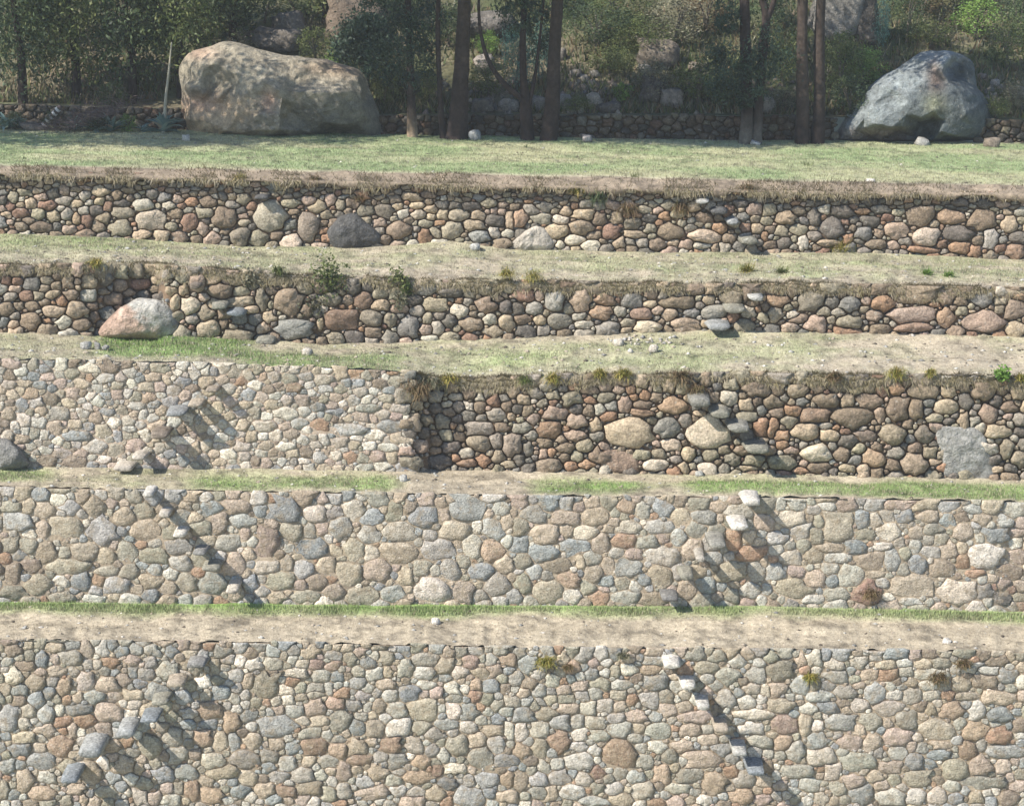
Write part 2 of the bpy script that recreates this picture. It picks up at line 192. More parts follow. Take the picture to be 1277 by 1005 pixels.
'W1': [((0,785), "50 47 75 50 P;120 40 60 40 L;325 42 90 38 LV;278 92 90 42 T;355 137 110 75 VG;145 135 55 70 V;207 150 65 80 B;70 235 98 80 WT;170 262 100 75 KT;430 255 95 85 LP;485 173 50 45 WT;545 167 78 48 O;283 207 75 48 T;470 333 98 60 BL;320 285 70 80 TO;185 350 75 80 B;247 310 60 60 B;390 337 52 55 T;530 270 110 75 TP;615 248 78 60 KP;835 210 105 95 VL;735 225 85 60 G;698 270 68 48 B;787 312 110 90 LB;665 325 85 48 T;565 335 70 58 PT;230 420 78 95 LB;45 445 100 130 LB;395 398 145 50 BD;545 412 140 95 PT;295 400 48 55 W;740 405 95 80 T;112 535 95 55 T;235 500 80 60 TP;425 452 95 60 O;315 460 80 50 O;520 495 90 75 KP;360 500 50 70 TP;300 575 115 100 OK;95 600 95 60 B;345 680 90 75 VT;205 655 130 75 BG;35 680 90 80 BL;240 735 85 60 L;125 745 95 110 T;455 715 115 110 TK;215 815 120 75 OT;935 415 95 50 L;1050 400 115 85 TO;1152 455 80 98 TO;1168 555 62 85 BL;1100 555 70 100 T;1010 540 90 90 OT;865 535 105 95 VG;745 575 105 115 V;925 705 110 70 BL;1215 645 140 90 VG;1055 650 120 80 LT;1105 710 140 70 T;955 800 85 85 OK;1055 825 115 80 TO;1195 805 85 60 B;1240 735 85 80 T;530 810 110 60 V;940 475 70 50 B;1035 470 90 50 B;1100 310 95 75 B;1180 228 80 70 L;1195 160 60 55 W;1010 130 62 55 BL;925 225 60 50 LT;620 670 95 80 T;690 690 60 55 T;815 720 100 80 B;560 580 90 70 T;1240 430 80 50 DB;1250 485 60 45 L;1235 255 60 80 T;885 620 90 80 VL;850 850 90 50 L;35 160 60 45 L;120 180 100 50 VO;270 145 45 45 P;815 60 60 42 T;710 60 55 40 L;1260 550 90 80 T;100 300 90 60 BG;30 300 60 60 T;20 800 60 90 V"),
 ((320,785), "85 165 80 60 LT;40 280 135 110 VK;105 480 170 110 BG;320 230 90 65 VL;265 115 80 55 T;385 128 72 48 G;230 167 70 45 TW;192 218 100 50 LT;295 170 75 50 PR;380 178 70 40 OP;555 167 65 52 DB;650 140 75 65 TV;590 128 50 42 WL;585 220 85 60 L;650 208 55 55 T;740 195 80 75 LV;845 150 145 70 VG;835 215 100 75 L;940 180 95 90 TV;1065 155 85 70 RP;1010 213 80 62 WP;1120 215 85 48 T;1165 155 60 60 L;1255 150 90 60 TO;500 260 80 55 BL;645 272 95 50 T;760 318 110 80 B;845 275 90 45 L;975 285 70 60 WL;1090 275 60 55 OT;1170 283 85 60 B;1085 330 65 60 OR;985 343 75 40 VG;1150 345 60 60 V;290 385 100 65 PT;390 370 90 52 PO;483 375 85 52 G;430 318 65 42 O;525 330 75 45 BP;150 300 75 50 TW;215 290 60 50 V;295 287 85 45 LV;360 285 52 50 L;100 355 60 50 TL;190 405 80 55 LG;420 450 110 110 VG;505 490 90 80 B;590 490 100 90 VT;610 385 75 70 KT;700 400 88 75 L;705 487 108 88 WL;825 400 150 115 VT;980 405 78 85 WT;1062 408 82 78 BG;950 470 105 52 BL;1055 485 90 65 VL;1180 500 98 52 T;1200 445 70 55 B;1245 410 80 50 BL;1265 500 60 90 W;820 487 90 70 V;310 455 95 50 T;230 455 65 42 PW;265 515 105 55 VL;290 585 125 80 OK;405 600 80 70 OT;505 590 105 90 KT;665 575 105 80 OK;787 575 92 90 LT;875 595 70 60 G;1000 580 110 110 V;1100 550 90 70 T;1190 570 90 85 L;1115 640 120 110 GV;1235 650 110 75 BG;60 630 90 60 VG;155 665 95 80 L;225 725 105 75 LV;260 655 70 55 T;355 655 90 65 LV;433 710 75 90 PK;320 725 65 60 LV;510 640 120 60 OK;600 710 95 70 T;700 650 100 75 G;820 660 85 60 TO;905 700 60 55 R;985 690 100 55 WT;800 735 140 70 TO;955 768 85 65 BD;1060 755 60 70 G;1150 745 120 75 LB;1250 745 80 70 OT;890 815 100 80 KT;1060 835 150 100 LB;580 810 160 65 TP;780 860 120 60 PT;430 800 80 80 VL;365 815 70 70 V;535 760 85 55 LB;680 745 75 50 VL;80 845 90 60 B;150 805 100 60 OK;270 790 120 70 K;45 800 100 80 T;145 78 60 50 B;610 80 75 45 V;545 78 45 40 T;1240 830 100 60 T;105 730 90 60 G;175 590 70 70 B;100 570 85 60 T"),
 ((640,785), "72 170 90 75 BG;130 225 65 45 LG;300 190 75 60 OT;395 217 70 60 BG;510 205 60 60 V;435 120 60 50 L;515 125 55 60 B;695 115 75 30 T;705 155 85 38 BL;245 145 60 60 T;685 200 85 45 OT;705 265 110 75 GB;435 270 95 60 V;540 272 100 48 L;460 215 60 40 L;325 285 70 50 TP;250 300 70 55 PT;130 305 65 55 LB;185 345 70 50 VT;50 315 60 50 T;265 342 85 45 V;410 310 80 70 G;520 325 80 50 V;590 350 60 55 O;680 350 90 85 L;455 377 90 60 LT;528 380 62 48 TP;370 390 80 65 LT;280 395 90 45 TP;160 420 100 60 TV;45 428 110 70 BG;30 505 75 100 W;135 498 95 80 LT;230 460 95 75 LB;400 460 100 60 TL;510 440 85 50 GL;615 432 100 60 PT;535 500 115 80 LG;430 530 95 60 LV;625 490 65 50 T;725 500 125 90 LV;885 500 100 60 TP;770 400 90 65 PT;855 385 85 65 TP;910 430 150 60 P;225 552 105 92 OK;130 585 80 85 TV;45 600 90 60 TO;525 617 175 145 OK;715 585 100 60 W;845 580 100 65 PT;655 655 100 70 GV;410 600 55 60 L;325 580 85 50 L;325 655 130 85 LW;215 670 70 55 L;930 645 180 95 TP;785 630 80 75 VG;850 655 55 55 L;735 715 80 90 OT;610 735 90 68 BL;420 715 60 55 R;350 740 90 65 LP;230 737 105 68 LG;125 745 85 70 LB;35 750 90 90 KT;880 720 125 70 VG;1000 760 130 110 OV;1150 745 105 90 LV;290 810 120 65 L;130 815 95 65 G;195 815 65 60 T;500 795 90 70 L;820 790 110 45 LV;650 800 100 75 LT;395 855 130 45 LB;1135 825 110 70 OT;1240 845 90 60 P;950 850 80 50 W;540 845 100 60 T;1045 595 110 60 BG;1065 230 110 80 VL;965 190 120 60 TV;905 128 85 45 VG;1120 160 80 65 L;1225 165 60 50 L;1210 225 90 85 LV;1060 345 95 85 L;1160 360 90 70 LW;1260 300 60 65 TW;1200 420 180 50 TW;1185 490 120 60 LW;1230 555 110 60 VL;970 545 100 50 PT;1035 500 70 50 TK;765 330 75 80 VG"),
 ((957,785), "365 125 80 60 LB;540 128 65 50 L;635 128 115 42 B;735 130 60 40 P;810 125 80 30 K;980 125 80 35 V;60 205 130 100 VK;165 280 95 85 BL;40 295 100 70 TP;345 230 110 60 LG;595 180 90 55 T;680 168 75 48 L;775 175 90 45 T;870 165 90 48 V;690 210 68 58 VG;600 222 100 60 O;510 225 85 55 T;820 225 170 60 LV;1115 203 100 48 L;1195 230 90 65 GB;1150 160 100 50 K;65 375 120 60 VT;535 320 105 100 LB;640 325 85 50 WL;715 325 100 80 PL;815 325 80 55 LT;385 310 100 60 VG;265 330 110 55 LB;205 395 90 55 LW;305 390 105 52 B;600 388 150 75 PL;460 375 100 60 LP;1000 330 110 45 VT;1155 337 170 70 T;1085 255 120 70 K;965 270 95 65 TK;920 400 115 80 TO;1045 400 90 90 L;1160 425 125 75 B;810 395 55 60 T;365 465 155 80 BV;95 475 160 90 PR;185 470 80 100 T;515 455 110 85 V;695 450 110 90 VG;835 495 155 105 VT;1035 505 140 95 TO;1155 525 125 90 O;250 550 105 85 BG;415 560 120 75 P;520 560 75 85 PT;650 530 150 90 P;80 560 90 70 TO;140 605 95 100 L;262 635 135 85 LT;455 655 180 85 VL;650 615 100 65 LG;995 597 90 90 OK;855 622 115 55 B;730 655 92 80 GB;935 695 125 105 VT;1065 680 120 95 TP;1175 685 80 65 PT;1185 605 190 55 BL;615 685 105 60 P;320 705 80 85 WT;145 700 150 60 VL;535 725 80 55 T;430 755 120 70 P;210 770 110 80 GL;745 745 130 80 VK;920 780 90 55 LV;355 790 90 70 V;470 820 130 90 BG;570 780 75 55 P;620 835 150 90 LW;735 830 100 80 L;845 830 105 75 PW;940 840 75 60 B;1040 830 80 65 T;1080 760 210 65 VG;1200 840 110 90 K;1250 780 90 60 P;630 745 60 60 V;870 575 90 40 T")],
'W6': [],
}
def heroes(key):
    out = []
    for (x0, y0), s in TILES[key]:
        for it in s.split(';'):
            a = it.split(); x, y, w_, h_ = map(float, a[:4])
            out.append((x0+x/3.99, y0+y/3.99, w_/7.98*1.04, h_/7.98*1.04, a[4]))
    return out

MARG = 190
# wall outlines in the photograph
TOP = {'W1': curve([(0,797),(320,800),(640,806),(960,808),(1277,812)]),
 'W2': curve([(0,606),(320,612),(640,617),(960,619),(1277,625)]),
 'W3': curve([(0,447),(250,452),(400,457),(510,463),(560,472),(700,466),(960,464),(1277,470)]),
 'W4': curve([(0,330),(140,329),(190,327),(240,333),(400,344),(640,350),(900,353),(1000,352),(1277,358)]),
 'W5': curve([(0,212),(320,222),(640,229),(960,236),(1277,240)]),
 'W6': curve([(0,129),(200,135),(480,143),(860,143),(1277,149)])}
BASE = {'W1': curve([(0,1022),(640,1024),(1277,1030)]),
 'W2': curve([(0,752),(320,754),(640,756),(960,757),(1277,765)]),
 'W3': curve([(0,584),(240,585),(500,588),(640,588),(840,592),(960,592),(1277,600)]),
 'W4': curve([(0,416),(110,420),(230,420),(400,430),(640,423),(800,415),(900,413),(1277,421)]),
 'W5': curve([(0,293),(150,298),(300,308),(450,309),(560,302),(640,312),(850,316),(1060,316),(1277,325)]),
 'W6': curve([(0,158),(230,163),(500,168),(860,175),(1277,179)])}
LIP = curve([(0,206),(320,212),(640,218),(960,225),(1277,232)])   # upper edge of the sloping bank over the top wall
BAT = {'W1': .16, 'W2': .12, 'W3': .10, 'W4': .08, 'W5': .08, 'W6': .05}
def Df(yt, Yt, yb): return Yt*float(kz(yt))/float(kz(yb))
DD = {'W2': D2}
DD['W1'] = Df(756, D2, 806)-.16
DD['W3'] = Df(617, D2+.12, 588)
DD['W4'] = Df(465, DD['W3']+.10, 423)
DD['W5'] = Df(350, DD['W4']+.08, 312)
DD['W6'] = Df(218, DD['W5']+.45, 171)
OFFC = {'W4': ([-900,100,178,196,206,300,2300],[0,0,.62,.62,-.02,0,0]),
        'W3': ([-900,495,512,548,590,700,900,2300],[0,0,.02,.42,.42,.2,.08,.08]),
        'W2': ([-900,1235,1262,2300],[0,0,.08,.08])}
def YW(k, u, v):
    u = np.asarray(u, float); v = np.asarray(v, float)
    o = DD[k] + BAT[k]*np.clip((BASE[k](u)-v)/(BASE[k](u)-TOP[k](u)), 0, 1.2)
    if k in OFFC: o = o + np.interp(u, *OFFC[k])
    return o + (fbm(u/90, v/60, 2, 3)-.5)*.06

BOULD = {   # big boulders built into walls: outlines in photograph px
 'W5': [dict(poly=[(406,293),(411,284),(420,272),(433,266),(443,266),(462,281),(479,296),(477,305),(445,312),(420,313),(410,305)], c='D', label='dark grey triangular boulder', d=.34, k=.9),
        dict(poly=[(637,303),(655,288),(668,281),(680,285),(691,300),(690,311),(665,314),(640,312)], c='TW', label='pale tan triangular boulder', d=.22, k=1)],
 'W4': [dict(poly=[(116,420),(130,402),(150,383),(173,371),(200,374),(215,383),(225,400),(227,419),(198,423),(160,422)], c='LW', label='white and orange boulder', d=.36, k=.85, orange=1, Y0=.1)],
 'W3': [dict(poly=[(-12,590),(-14,552),(0,546),(11,547),(25,560),(39,579),(30,585),(0,588)], c='G', label='smooth grey boulder', d=.4, k=1),
        dict(poly=[(1165.5,540),(1172,532),(1217,532),(1231,548),(1235,565),(1245,590),(1238,599),(1220,601),(1210,596),(1178,598),(1175,568)], c='GL', label='large upright grey slab', d=.16, k=1),
        dict(poly=[(748,585),(752,562),(772,560),(795,568),(799,590),(770,591)], c='OK', label='rusty orange slab', d=.12, k=1)],
}
def inpoly(x, y, poly):
    c = False; j = len(poly)-1
    for i in range(len(poly)):
        xi, yi = poly[i]; xj, yj = poly[j]
        if (yi > y) != (yj > y) and x < (xj-xi)*(y-yi)/(yj-yi)+xi: c = not c
        j = i
    return c

def metric(X, Y, q):
    """distance of points to polygonal sites q: x, y, a, b, rot, sharpness, then 6 edge directions and 6 edge offsets"""
    dx = X-q[:, 0]; dy = Y-q[:, 1]; c = np.cos(q[:, 4]); s = np.sin(q[:, 4])
    ux = (c*dx+s*dy)/q[:, 2]; uy = (c*dy-s*dx)/q[:, 3]
    acc = 0
    for k in range(6):
        acc = acc+np.maximum((ux*np.cos(q[:, 6+k])+uy*np.sin(q[:, 6+k]))/q[:, 12+k], 0)**q[:, 5]
    return (acc+1e-12)**(1/q[:, 5])
def shape_pars(rs, hero, ang):
    """ang: 0 = rounded cobble, 1 = sharp quarried block"""
    rot = rs.uniform(-.3, .3)*(.45 if hero else 1.)
    n = rs.choice([4, 5, 6], p=[.42, .38, .20]); o = rs.choice([0, math.pi/4, 1.2, 2.2], p=[.55, .15, .15, .15]) if n == 4 else rs.uniform(0, 6.28)
    if n == 4 and rs.rand() < .6: o = 0.
    th = [o+2*math.pi*k/n+rs.uniform(-.24, .24) for k in range(n)]; d = [rs.uniform(.84, 1.08) for k in range(n)]
    th += [th[0]]*(6-n); d += [9.]*(6-n)
    return [rot, lerp(4.2, 14., ang)*rs.uniform(.8, 1.3)]+th+d
def sites(key, u0, u1, rmax, rmin, asp, rs, pal, hs, flat_top=False, ncand=16000, tight=.80, bould=(), ang=.3):
    S = []; Cc = []
    for x, y, a, b, c in hs:
        if not (u0-6 < x < u1+6): continue
        if any(inpoly(x, y, q['poly']) for q in bould): continue
        S.append([x, y, a, b]+shape_pars(rs, True, ang)); Cc.append(ccol(c))
    nh = len(S)
    A = np.array(S) if S else np.zeros((0, 18))
    buf = np.zeros((9000, 18)); buf[:nh] = A; n = nh
    # keep random stones out of the boulders
    blk = []
    for q in bould:
        p = np.array(q['poly']); blk.append(p)
    for i in range(ncand):
        t = (i/ncand)**.75
        r = lerp(rmax, rmin, t)*rs.uniform(.85, 1.1)
        x = rs.uniform(u0, u1); tp = float(TOP[key](x)); bs = float(BASE[key](x))
        y = rs.uniform(tp+r*.6, bs+1)
        as_ = asp*rs.uniform(.75, 1.25)
        if flat_top and y < tp+22: as_ *= 1.35; r = min(r, 4.2)
        a = r*math.sqrt(as_); b = r/math.sqrt(as_)
        if any(inpoly(x, y, p) for p in blk): continue
        if n:
            q = buf[:n]
            d = np.sqrt(((x-q[:, 0])/q[:, 2])**2 + ((y-q[:, 1])/q[:, 3])**2)*1.06
            if np.any((d-1)*np.minimum(q[:, 2], q[:, 3]) < tight*min(a, b)): continue
        buf[n] = [x, y, a, b]+shape_pars(rs, False, ang); n += 1
        c = ccol(pal[rs.randint(len(pal))]); Cc.append(c)
        if n >= 8990: break
    return buf[:n].copy(), np.array(Cc), nh

def build_stones(key, S, C, rs, parent, origin, cap, shrink, prot, back, rnd, gain, u_clip=None, minpart=9.0, maxpart=300, topjit=1.5, prof=(.86, .72), flatp=0., mat=None, ton=0., warm=(1, 1, 1)):
    mat = mat or M_STONE; C = lerp(C, np.median(C, 0)[None], ton)
    n = len(S); N = 16
    th = np.arange(N)/N*2*np.pi
    rr = np.linspace(.25, 2.3, 38)
    R = np.zeros((n, N))
    for i in range(n):
        x, y, a, b = S[i, :4]
        near = np.where((np.abs(S[:, 0]-x) < a*2.+S[:, 2]*2.) & (np.abs(S[:, 1]-y) < b*2.+S[:, 3]*2.))[0]
        near = near[near != i]
        ca = np.cos(th); sa = np.sin(th)
        base = 1/metric(x+a*ca, y+b*sa, S[i:i+1])
        g = base[:, None]*rr[None, :]                              # (N,R) unit-space radius, d_i = rr
        X = x+a*ca[:, None]*g; Y = y+b*sa[:, None]*g
        if len(near):
            q = S[near]
            dj = metric(X[..., None], Y[..., None], q)
            bad = (dj.min(-1) < rr[None, :])
            first = np.where(bad.any(1), bad.argmax(1), len(rr)-1)
            lim = rr[np.maximum(first-1, 0)]
        else: lim = np.full(N, 9.)
        lim = np.minimum(lim, cap*(1+rs.uniform(-.05, .05, N)))
        lim = np.maximum(lim, .35)
        sm = (np.roll(lim, 1)+np.roll(lim, -1))/2
        lim = lerp(lim, np.minimum(sm, lim*1.15), rnd)
        R[i] = lim*base
    ca = np.cos(th)[None]; sa = np.sin(th)[None]
    ax = S[:, 2:3]; bx = S[:, 3:4]
    dx = ax*ca*R; dy = bx*sa*R
    L = np.hypot(dx, dy); k = np.maximum(L-shrink, L*.6)/L
    dx *= k; dy *= k
    X0 = S[:, 0:1]; Y0 = S[:, 1:2]
    # keep inside the wall
    tl = TOP[key](X0+dx)-rs.uniform(-topjit, topjit, (n, 1)); bl = BASE[key](X0+dx)+7
    dy = np.clip(Y0+dy, tl, bl)-Y0
    size = (dx.max(1)-dx.min(1)+dy.max(1)-dy.min(1))/2
    # rings
    Yc = YW(key, S[:, 0], S[:, 1])[:, None]
    m = pxm(0, DD[key])
    pr = (prot*(.65+.7*rs.rand(n))*np.clip(size/16, .55, 1.7)/1.0)[:, None]
    tx = rs.uniform(-.22, .22, (n, 1)); ty = rs.uniform(-.26, .18, (n, 1))
    rings = []
    for sc, dep in ((.97, back), (1.0, -.10), (prof[0], -prof[1]), (.5, -1.0)):
        jx = 1+rs.uniform(-.05, .05, (n, N))*(1 if sc < .97 else 0)
        ux = X0+dx*sc*jx; uy = Y0+dy*sc*jx
        if sc == .97: yy = Yc+dep+np.zeros_like(ux)
        else:
            yy = Yc+dep*pr*(1+rs.uniform(-.34, .3, (n, N)))
            if sc < .95:
                yy = yy+(tx*(ux-X0)-ty*(uy-Y0))*m*(.45 if prot < .05 else .8)
        rings.append(P(ux, uy, yy))
    cen = P(S[:, 0:1]+dx.mean(1, keepdims=True), S[:, 1:2]+dy.mean(1, keepdims=True), Yc-pr*rs.uniform(.95, 1.12, (n, 1)))
    V = np.concatenate(rings+[cen], 1)          # n, 4N+1, 3
    fq = []; ft = []
    for r in range(3):
        for j in range(N):
            j2 = (j+1) % N
            fq.append((r*N+j, (r+1)*N+j, (r+1)*N+j2, r*N+j2))
    for j in range(N): ft.append((3*N+j, 4*N, 3*N+(j+1) % N))
    fq = np.array(fq); ft = np.array(ft)
    # orientation: px->x, py down; flip so normals face -Y
    fq = fq[:, ::-1]; ft = ft[:, ::-1]
    jit = rs.uniform(.83, 1.13, (n, 1))
    hue = 1+rs.uniform(-.02, .02, (n, 3))
    Cv = C*jit*hue*gain*np.array(warm)[None]
    order = np.argsort(-size)
    vis = [i for i in order if -6 < S[i, 0] < 1283 and S[i, 1] < 1006 and size[i] >= minpart][:maxpart]
    vs = set(vis)
    for i in vis:
        vc = np.repeat(Cv[i][None], 4*N+1, 0)*(1+rs.uniform(-.06, .06, (4*N+1, 1)))
        mesh('stone', V[i], [fq, ft], mat, vc, parent=parent, origin=origin, smooth=rs.rand() > flatp)
    rest = [i for i in range(n) if i not in vs]
    if rest:
        VV = V[rest].reshape(-1, 3); kk = (np.arange(len(rest))*(4*N+1))[:, None, None]
        q = (fq[None]+kk).reshape(-1, 4); t = (ft[None]+kk).reshape(-1, 3)
        cc = np.repeat(Cv[rest], 4*N+1, 0)*(1+rs.uniform(-.06, .06, ((4*N+1)*len(rest), 1)))
        o = mesh('small_stones', VV, [q, t], mat, cc, parent=parent, origin=origin); o['kind'] = 'stuff'
    return n, len(vis)

def backing(key, u0, u1, parent, origin, name, recess, colr, below=25, above=0):
    us = np.arange(u0, u1+1, 5.); nv = 34
    vv = np.linspace(0, 1, nv)
    U, T = np.meshgrid(us, vv)
    t = TOP[key](U)-above; b = BASE[key](U)+below
    Vp = t+(b-t)*T
    rel = (fbm(U/9, Vp/9, 3, 8)-.5)*(.03 if name == 'earth_mortar' else .05)
    pts = P(U, Vp, YW(key, U, Vp)+recess+rel)
    # return at the top, going back into the bank
    pts[0, :, 2] -= .03; top = pts[0:1].copy(); top[..., 1] += .2; top[..., 2] -= .05
    pts = np.concatenate([top, pts], 0)
    r, c = pts.shape[:2]
    ix = np.arange(r*c).reshape(r, c)
    q = np.stack([ix[:-1, :-1], ix[1:, :-1], ix[1:, 1:], ix[:-1, 1:]], -1).reshape(-1, 4)
    tone = (.82+.36*fbm(pts[..., 0].ravel()*.8, pts[..., 2].ravel()*.8, 3, 4))[:, None]
    return mesh(name, pts.reshape(-1, 3), q, M_MORTAR, np.asarray(colr)[None]*tone, parent=parent, origin=origin)

def star(poly, N):
    p = np.array(poly, float); c = (p.max(0)+p.min(0))/2
    out = []
    for k in range(N):
        a = 2*np.pi*k/N; d = np.array([math.cos(a), math.sin(a)]); best = None
        for i in range(len(p)):
            A = p[i]-c; B = p[(i+1) % len(p)]-c; e = B-A
            den = d[0]*e[1]-d[1]*e[0]
            if abs(den) < 1e-9: continue
            t = (A[0]*e[1]-A[1]*e[0])/den; s = (A[0]*d[1]-A[1]*d[0])/den
            if t > 0 and -1e-6 <= s <= 1+1e-6 and (best is None or t > best): best = t
        out.append(best or 1.)
    out = np.array(out)
    sm = (np.roll(out, 1)+out*2+np.roll(out, -1))/4
    return c, sm
def boulder(name, poly, Y, depth, feats, colf, parent=None, origin=None, N=64, rings=16, rough=.05, seed=0, power=2.4, back=1.0, mat=None, ridge=.0, yoff=0.0, fine=.02, facet=0., nf=30, smooth=True, ledge=.0, dmap=None):
    """A rock whose outline is poly (photo px) at distance Y; feats push the front surface (px, py, sx, sy, metres, + = away)."""
    c, R = star(poly, N); rs = R_(seed)
    m = pxm(0, Y); th = np.arange(N)/N*2*np.pi
    wob = 1+(fbm(np.cos(th)*3+9, np.sin(th)*3+9, 3, seed)-.5)*.07
    R = R*wob
    if dmap:
        from mathutils.geometry import delaunay_2d_cdt
        pp = [(a, b) for a, b, d in dmap]+[tuple(p) for p in poly]; dd = np.array([d for a, b, d in dmap]+[.0]*len(poly))
        vo, _, fo, vi, _, _ = delaunay_2d_cdt([Vector(p) for p in pp], [], [], 0, 1e-4)
        dv = np.array([dd[o[0]] for o in vi]); vo = np.array([tuple(v) for v in vo])
        T0 = [(vo[list(f)], dv[list(f)]) for f in fo if len(f) == 3]
        def dfun(u, v):
            out = np.zeros(len(u))
            for t_, d_ in T0:
                x1, y1 = t_[0]; x2, y2 = t_[1]; x3, y3 = t_[2]; den = (y2-y3)*(x1-x3)+(x3-x2)*(y1-y3)
                if abs(den) < 1e-6: continue
                l1 = ((y2-y3)*(u-x3)+(x3-x2)*(v-y3))/den; l2 = ((y3-y1)*(u-x3)+(x1-x3)*(v-y3))/den; l3 = 1-l1-l2
                k = (l1 > -.001) & (l2 > -.001) & (l3 > -.001); out[k] = (l1*d_[0]+l2*d_[1]+l3*d_[2])[k]
            return out
    V = []; cols = []; planes = []; offs = rs.uniform(-ledge, ledge, nf)
    pa = np.array(poly); ha, hb = (pa.max(0)-pa.min(0))/2*1.08
    for i in range(nf if facet else 0):
        a = rs.uniform(0, 6.28); r = rs.rand()**.5*.93; ex = r*math.cos(a); ey = r*math.sin(a); zz = math.sqrt(1-r*r)
        k = 1+rs.uniform(-.28, .28)
        planes.append((-depth*zz*rs.uniform(.93, 1.07), depth*ex/zz/ha*k+rs.uniform(-.3, .3)/ha*depth, depth*ey/zz/hb*k+rs.uniform(-.3, .3)/hb*depth, c[0]+ex*ha, c[1]+ey*hb))
    ts = list(np.sin(np.linspace(0, 1, rings+1)*np.pi/2))       # front rings: centre..edge
    def front(t):
        u = c[0]+R*np.cos(th)*t; v = c[1]+R*np.sin(th)*t
        dome = (max(0, 1-t**power))**(1/power)
        y = -depth*dome+np.zeros(N)
        for fx, fy, sx, sy, am in feats:
            y = y+am*np.exp(-(((u-fx)/sx)**2+((v-fy)/sy)**2))*min(1, dome*1.6)
        if facet:
            fy_ = np.max(np.stack([a0+a1*(u-a3)+a2*(v-a4) for a0, a1, a2, a3, a4 in planes]), 0)
            ai = np.argmax(np.stack([a0+a1*(u-a3)+a2*(v-a4) for a0, a1, a2, a3, a4 in planes]), 0)
            y = y+facet*(np.minimum(fy_, 0.0)+depth*dome)*min(1, (1-t)*5)+offs[ai]*min(1, (1-t)*8)
        if dmap:
            wu = (fbm(u*m*2, v*m*2, 3, 3)-.5)*5; wv = (fbm(u*m*2+9, v*m*2, 3, 4)-.5)*5; y = -dfun(u+wu*dome, v+wv*dome)*1.0-.22*dome
        n1 = fbm(u*m*1.3+seed, v*m*1.3, 4, seed)-.5
        n2 = np.abs(fbm(u*m*2.6+seed, v*m*2.6, 4, seed+5)-.5)
        n3 = fbm(u*m*7.+seed, v*m*7., 3, seed+9)-.5
        n4 = np.abs(fbm(u*m*.9+v*m*.5+seed, v*m*1.6, 3, seed+2)-.5)
        y = y+n1*rough*4*(.3+.7*dome)-n2*ridge+n3*fine+n4*ridge*.8
        return u, v, y
    u, v, y = front(0.0)
    V.append(P(u[:1], v[:1], Y+y[:1]+yoff)); 
    UV = [(u[:1], v[:1])]
    for t in ts[1:]:
        u, v, y = front(t); V.append(P(u, v, Y+y+yoff)); UV.append((u, v))
    for j in range(1, 7):     # back half
        t = math.cos(j/7*math.pi/2); u = c[0]+R*np.cos(th)*t; v = c[1]+R*np.sin(th)*t
        yb = depth*back*math.sin(j/7*math.pi/2)
        V.append(P(u, v, Y+yoff)+np.array([0, 1., 0])*yb); UV.append((u, v))
    u = np.array([c[0]]); V.append(P(u, np.array([c[1]]), Y+yoff)+np.array([0, 1., 0])*depth*back); UV.append((u, np.array([c[1]])))
    VV = np.concatenate(V, 0); uu = np.concatenate([a for a, b in UV]); ww = np.concatenate([b for a, b in UV])
    nr = len(ts)-1+6
    q = []; t3 = []
    for j in range(N): t3.append((0, 1+j, 1+(j+1) % N))
    for r in range(nr-1):
        a = 1+r*N; b = a+N
        for j in range(N):
            j2 = (j+1) % N; q.append((a+j, b+j, b+j2, a+j2))
    last = 1+(nr-1)*N; e = len(VV)-1
    for j in range(N): t3.append((last+j, e, last+(j+1) % N))
    q = np.array(q)[:, ::-1]; t3 = np.array(t3)[:, ::-1]
    # px right/py down with face order reversed => outward normals
    q = q[:, ::-1]; t3 = t3[:, ::-1]
    return mesh(name, VV, [q, t3], mat or M_ROCK, colf(uu, ww), parent=parent, origin=origin, smooth=smooth)

def slab(name, px, py, w_, h_, Yt, Yb, rs, colr, parent, origin, droop=.0, label=None):
    """A projecting step stone: irregular bar from the wall face (Yb) out to its tip (Yt)."""
    N = 10; th = np.arange(N)/N*2*np.pi
    s = 1/(np.abs(np.cos(th))**3+np.abs(np.sin(th))**3)**(1/3)
    j = 1+rs.uniform(-.12, .12, N)
    V = []
    for k, (f, sc) in enumerate(((0, .0), (.0, .7), (.03, .96), (.35, 1.05), (.7, 1.1), (1.0, 1.15))):
        p = P(px+s*j*np.cos(th)*w_/2*sc, py+s*j*np.sin(th)*h_/2*.8*sc+h_*.12, Yt)
        p = p+np.array([0, 1., 0])*(Yb-Yt)*f+np.array([0, 0, 1.])*droop*f
        p = p+rs.uniform(-.008, .008, p.shape)
        V.append(p.mean(0, keepdims=True) if k == 0 else p)
    VV = np.concatenate(V, 0)
    t3 = [(0, 1+jj, 1+(jj+1) % N) for jj in range(N)]; q = []
    for r in range(4):
        a = 1+r*N; b = a+N
        for jj in range(N): q.append((a+jj, b+jj, b+(jj+1) % N, a+(jj+1) % N))
    o = mesh(name, VV, [np.array(q), np.array(t3)], M_STONE, np.repeat(np.asarray(colr)[None], len(VV), 0)*(1+rs.uniform(-.06, .06, (len(VV), 1))), parent=parent, origin=origin)
    if label: o['label'] = label
    return o

